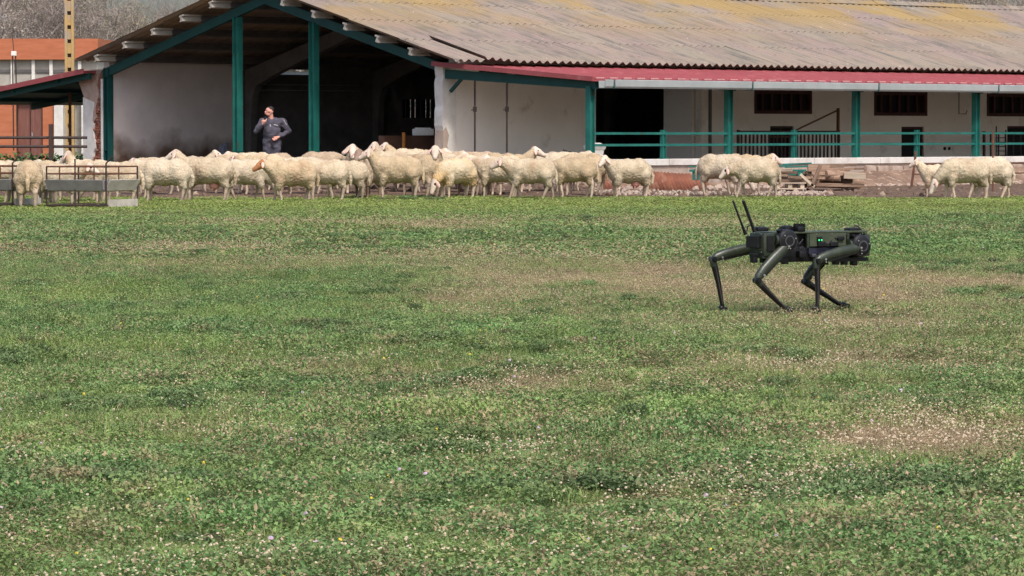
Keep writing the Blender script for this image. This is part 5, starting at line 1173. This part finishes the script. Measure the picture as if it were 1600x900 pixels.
# hip actuators: stacked discs on a lateral axis
for nm, yl_, hp, kn, ft, bent in LEGS:
    q = rp(hp[0] - (3 if 'near' in nm else 2), hp[1] - (4 if bent else 1), yl_ * .8); sg = -1 if yl_ < 0 else 1; y0 = .07 * sg
    m1 = MB(); ax = [(a_, b_ * 1.04) for a_, b_ in [(y0, .06), (.10 * sg, .075), (.115 * sg, .075), (.118 * sg, .066), (.128 * sg, .066), (.131 * sg, .084), (.15 * sg, .084), (.153 * sg, .074), (.163 * sg, .074), (.166 * sg, .086), (.19 * sg, .084), (.205 * sg, .072), (.212 * sg, .05), (.212 * sg, .02)]]
    m1.tube([(q.x, a, q.z) for a, _ in ax], [r_ for _, r_ in ax], 22); act = m1.build('hip_actuator', M['rubber'], bot, smooth=True, angle=30)
    m1 = MB()
    for k in range(0, 6, 2): a = k * 1.047 + .3; m1.cyl((q.x + .06 * math.cos(a), .208 * sg, q.z + .06 * math.sin(a)), (q.x + .06 * math.cos(a), .214 * sg, q.z + .06 * math.sin(a)), .006, n=6)
    m1.build('bolt', M['steel'], act)
    m1 = MB(); m1.tube([(q.x, .2125 * sg, q.z), (q.x, .2155 * sg, q.z)], .043, 20); m1.build('cap_ring', M['ring'], act, smooth=True); m1 = MB(); m1.tube([(q.x, .2155 * sg, q.z), (q.x, .2185 * sg, q.z)], .032, 18); m1.build('hub_cap', M['rubber'], act, smooth=True)
    for yy_, r_ in ((.1165, .079), (.1295, .080), (.152, .0885), (.1645, .089), (.2, .0855)): m1 = MB(); m1.tube([(q.x, yy_ * sg - .002, q.z), (q.x, yy_ * sg + .002, q.z)], r_ * .93, 22); m1.build('cooling_ring', M['ring'], act, smooth=True)
    for k in range(3): a = 2.2 + k * .5; m1 = MB(); m1.box((q.x + .089 * math.cos(a), .15 * sg, q.z + .089 * math.sin(a)), (.03, .05, .022), Euler((0, -a, 0))); m1.build('fin', M['rubber'], act)
    m1 = MB(); m1.cyl((q.x - .10, .15 * sg, q.z + .005), (q.x - .02, .15 * sg, q.z + .005), .045, n=16); m1.build('abduction_motor', M['olive'], bot, smooth=True)
# rounded nose and tail fairings
for xx, sg in ((.45, 1), (-.43, -1)): m1 = MB(); m1.box((xx, 0, (zt + zb) / 2 + .01), (.05, .22, zt - zb - .05)); m1.build('end_plate', M['olive'], bot, bevel=.015, smooth=True)
m1 = MB(); m1.box((.480, 0, (zt + zb) / 2), (.03, .12, .07)); m1.build('front_camera', M['rubber'], bot, bevel=.008)
# rear payload electronics
rear = rp(1179, 380, -.04)
m1 = MB(); m1.box((-.505, -.06, zpx(380)), (.10, .20, zpx(362) - zpx(398))); pb = m1.build('payload_box', M['olive'], bot, bevel=.008, smooth=True)
MB().box((-.57, -.04, zpx(376)), (.035, .16, .09)).build('connector_plate', M['rubber'], pb, bevel=.005); MB().box((-.50, -.165, zpx(378)), (.06, .012, .12)).build('cover', M['rubber'], pb, bevel=.004)
MB().box((-.50, -.06, zpx(399)), (.12, .18, .02)).build('bracket', M['olive'], pb)
for p0, q0, p1, q1, yl_, r0 in ((1165, 366, 1145, 313, .02, .0085), (1179, 362, 1161, 313, -.10, .0125)):
    a = rp(p0, q0, yl_); b = rp(p1, q1, yl_); m1 = MB(); m1.tube([a, a.lerp(b, .05), a.lerp(b, .3), b.lerp(a, .02), b], [.016, .014, r0 * .95, r0, r0 * .6], 10); m1.build('antenna', M['rubber'], bot, smooth=True)
m1 = MB(); cb = [rp(1167, 362, -.05), rp(1168, 354, -.05), rp(1173, 351, -.05), rp(1178, 356, -.05)]; m1.tube(cb, .006, 6); m1.build('antenna_cable', M['cable'], bot)
# deck fittings
def deck(p, q, w_, h_, nm, yl_=-.03, m='rubber', d=.09):
    c = rp(p, q, yl_); m1 = MB(); m1.box(c - Vector((0, 0, .0)), (w_, d, h_)); m1.box(c + Vector((0, 0, h_ * .45)), (w_ * .7, d * .7, h_ * .4)); return m1.build(nm, M[m], bot, bevel=.006, smooth=True)
deck(1188, 358, .10, .03, 'deck_unit'); deck(1229, 357.5, .08, .04, 'deck_unit'); deck(1248, 358, .07, .035, 'deck_unit', -.09); deck(1331, 359, .09, .028, 'deck_unit')
m1 = MB()
for k in range(5): a = rp(1243 + 3 * k, 352 + (k % 2) * 2, -.09); m1.box(a, (.014, .04, .028))
m1.build('cooling_fin', M['rubber'], bot)
m1 = MB(); m1.tube([rp(1333, 357, -.05), rp(1336, 352, -.05), rp(1340, 353, -.05), rp(1349, 362, -.05), rp(1354, 371, -.05)], .007, 6); m1.build('camera_cable', M['cable'], bot)
m1 = MB(); m1.tube([rp(1186, 364, -.13), rp(1192, 368, -.135), rp(1194, 378, -.14), rp(1203, 374, -.14), rp(1216, 372, -.15)], .006, 6); m1.tube([rp(1250, 388, -.12), rp(1254, 385, -.13), rp(1257, 390, -.125)], .005, 6); m1.build('loose_cable', M['ring'], bot)
pr = random.Random(55)
for k in range(9):     # small cable runs and boxes between the frame struts
    p = pr.choice((pr.uniform(1196, 1218), pr.uniform(1303, 1330), pr.uniform(1236, 1300))); q = pr.uniform(367, 402)
    a = rp(p, q, -.135); m1 = MB(); m1.tube([a, a + Vector((pr.uniform(.01, .04), -.01, pr.uniform(-.03, .03))), a + Vector((pr.uniform(.05, .09), 0, pr.uniform(-.02, .02)))], .0045, 6); m1.build('cable', M['cable'], bot)
for p, q, w_, h_, mm in ((1204, 372, .05, .04, 'rubber'), (1206, 386, .07, .05, 'olive'), (1252, 397, .06, .05, 'rubber'), (1290, 397, .05, .03, 'ring'), (1312, 372, .06, .03, 'rubber'), (1270, 399, .04, .025, 'ring'), (1196, 394, .04, .03, 'ring')):
    m1 = MB(); m1.box(rp(p, q, -.125), (w_, .05, h_)); m1.build('module', M[mm], bot, bevel=.004, smooth=True)
for p, q in ((1242, 366), (1242, 382), (1300, 366), (1300, 382), (1276, 366), (1190, 366), (1344, 366), (1322, 366), (1214, 384), (1190, 394)):
    m1 = MB(); m1.ball(rp(p, q, -.134), .004, 6, 4); m1.build('screw', M['steel'], bot)
# rubber bump stops under the chassis
for p, q in ((1178, 405), (1193, 405), (1226, 407), (1289, 408), (1306, 408), (1319, 408), (1334, 409)):
    c = rp(p, q, -.09); m1 = MB(); m1.box(c, (.04, .05, .055)); m1.box(c + Vector((0, 0, .035)), (.05, .06, .02)); m1.build('bump_stop', M['rubber'], bot, bevel=.004)
m1 = MB(); m1.box((.27, -.09, zb + .012), (.36, .06, .03)); m1.build('lower_rail', M['rubber'], bot); m1 = MB(); m1.box((-.40, -.09, zb + .015), (.16, .06, .03)); m1.build('lower_rail', M['rubber'], bot)
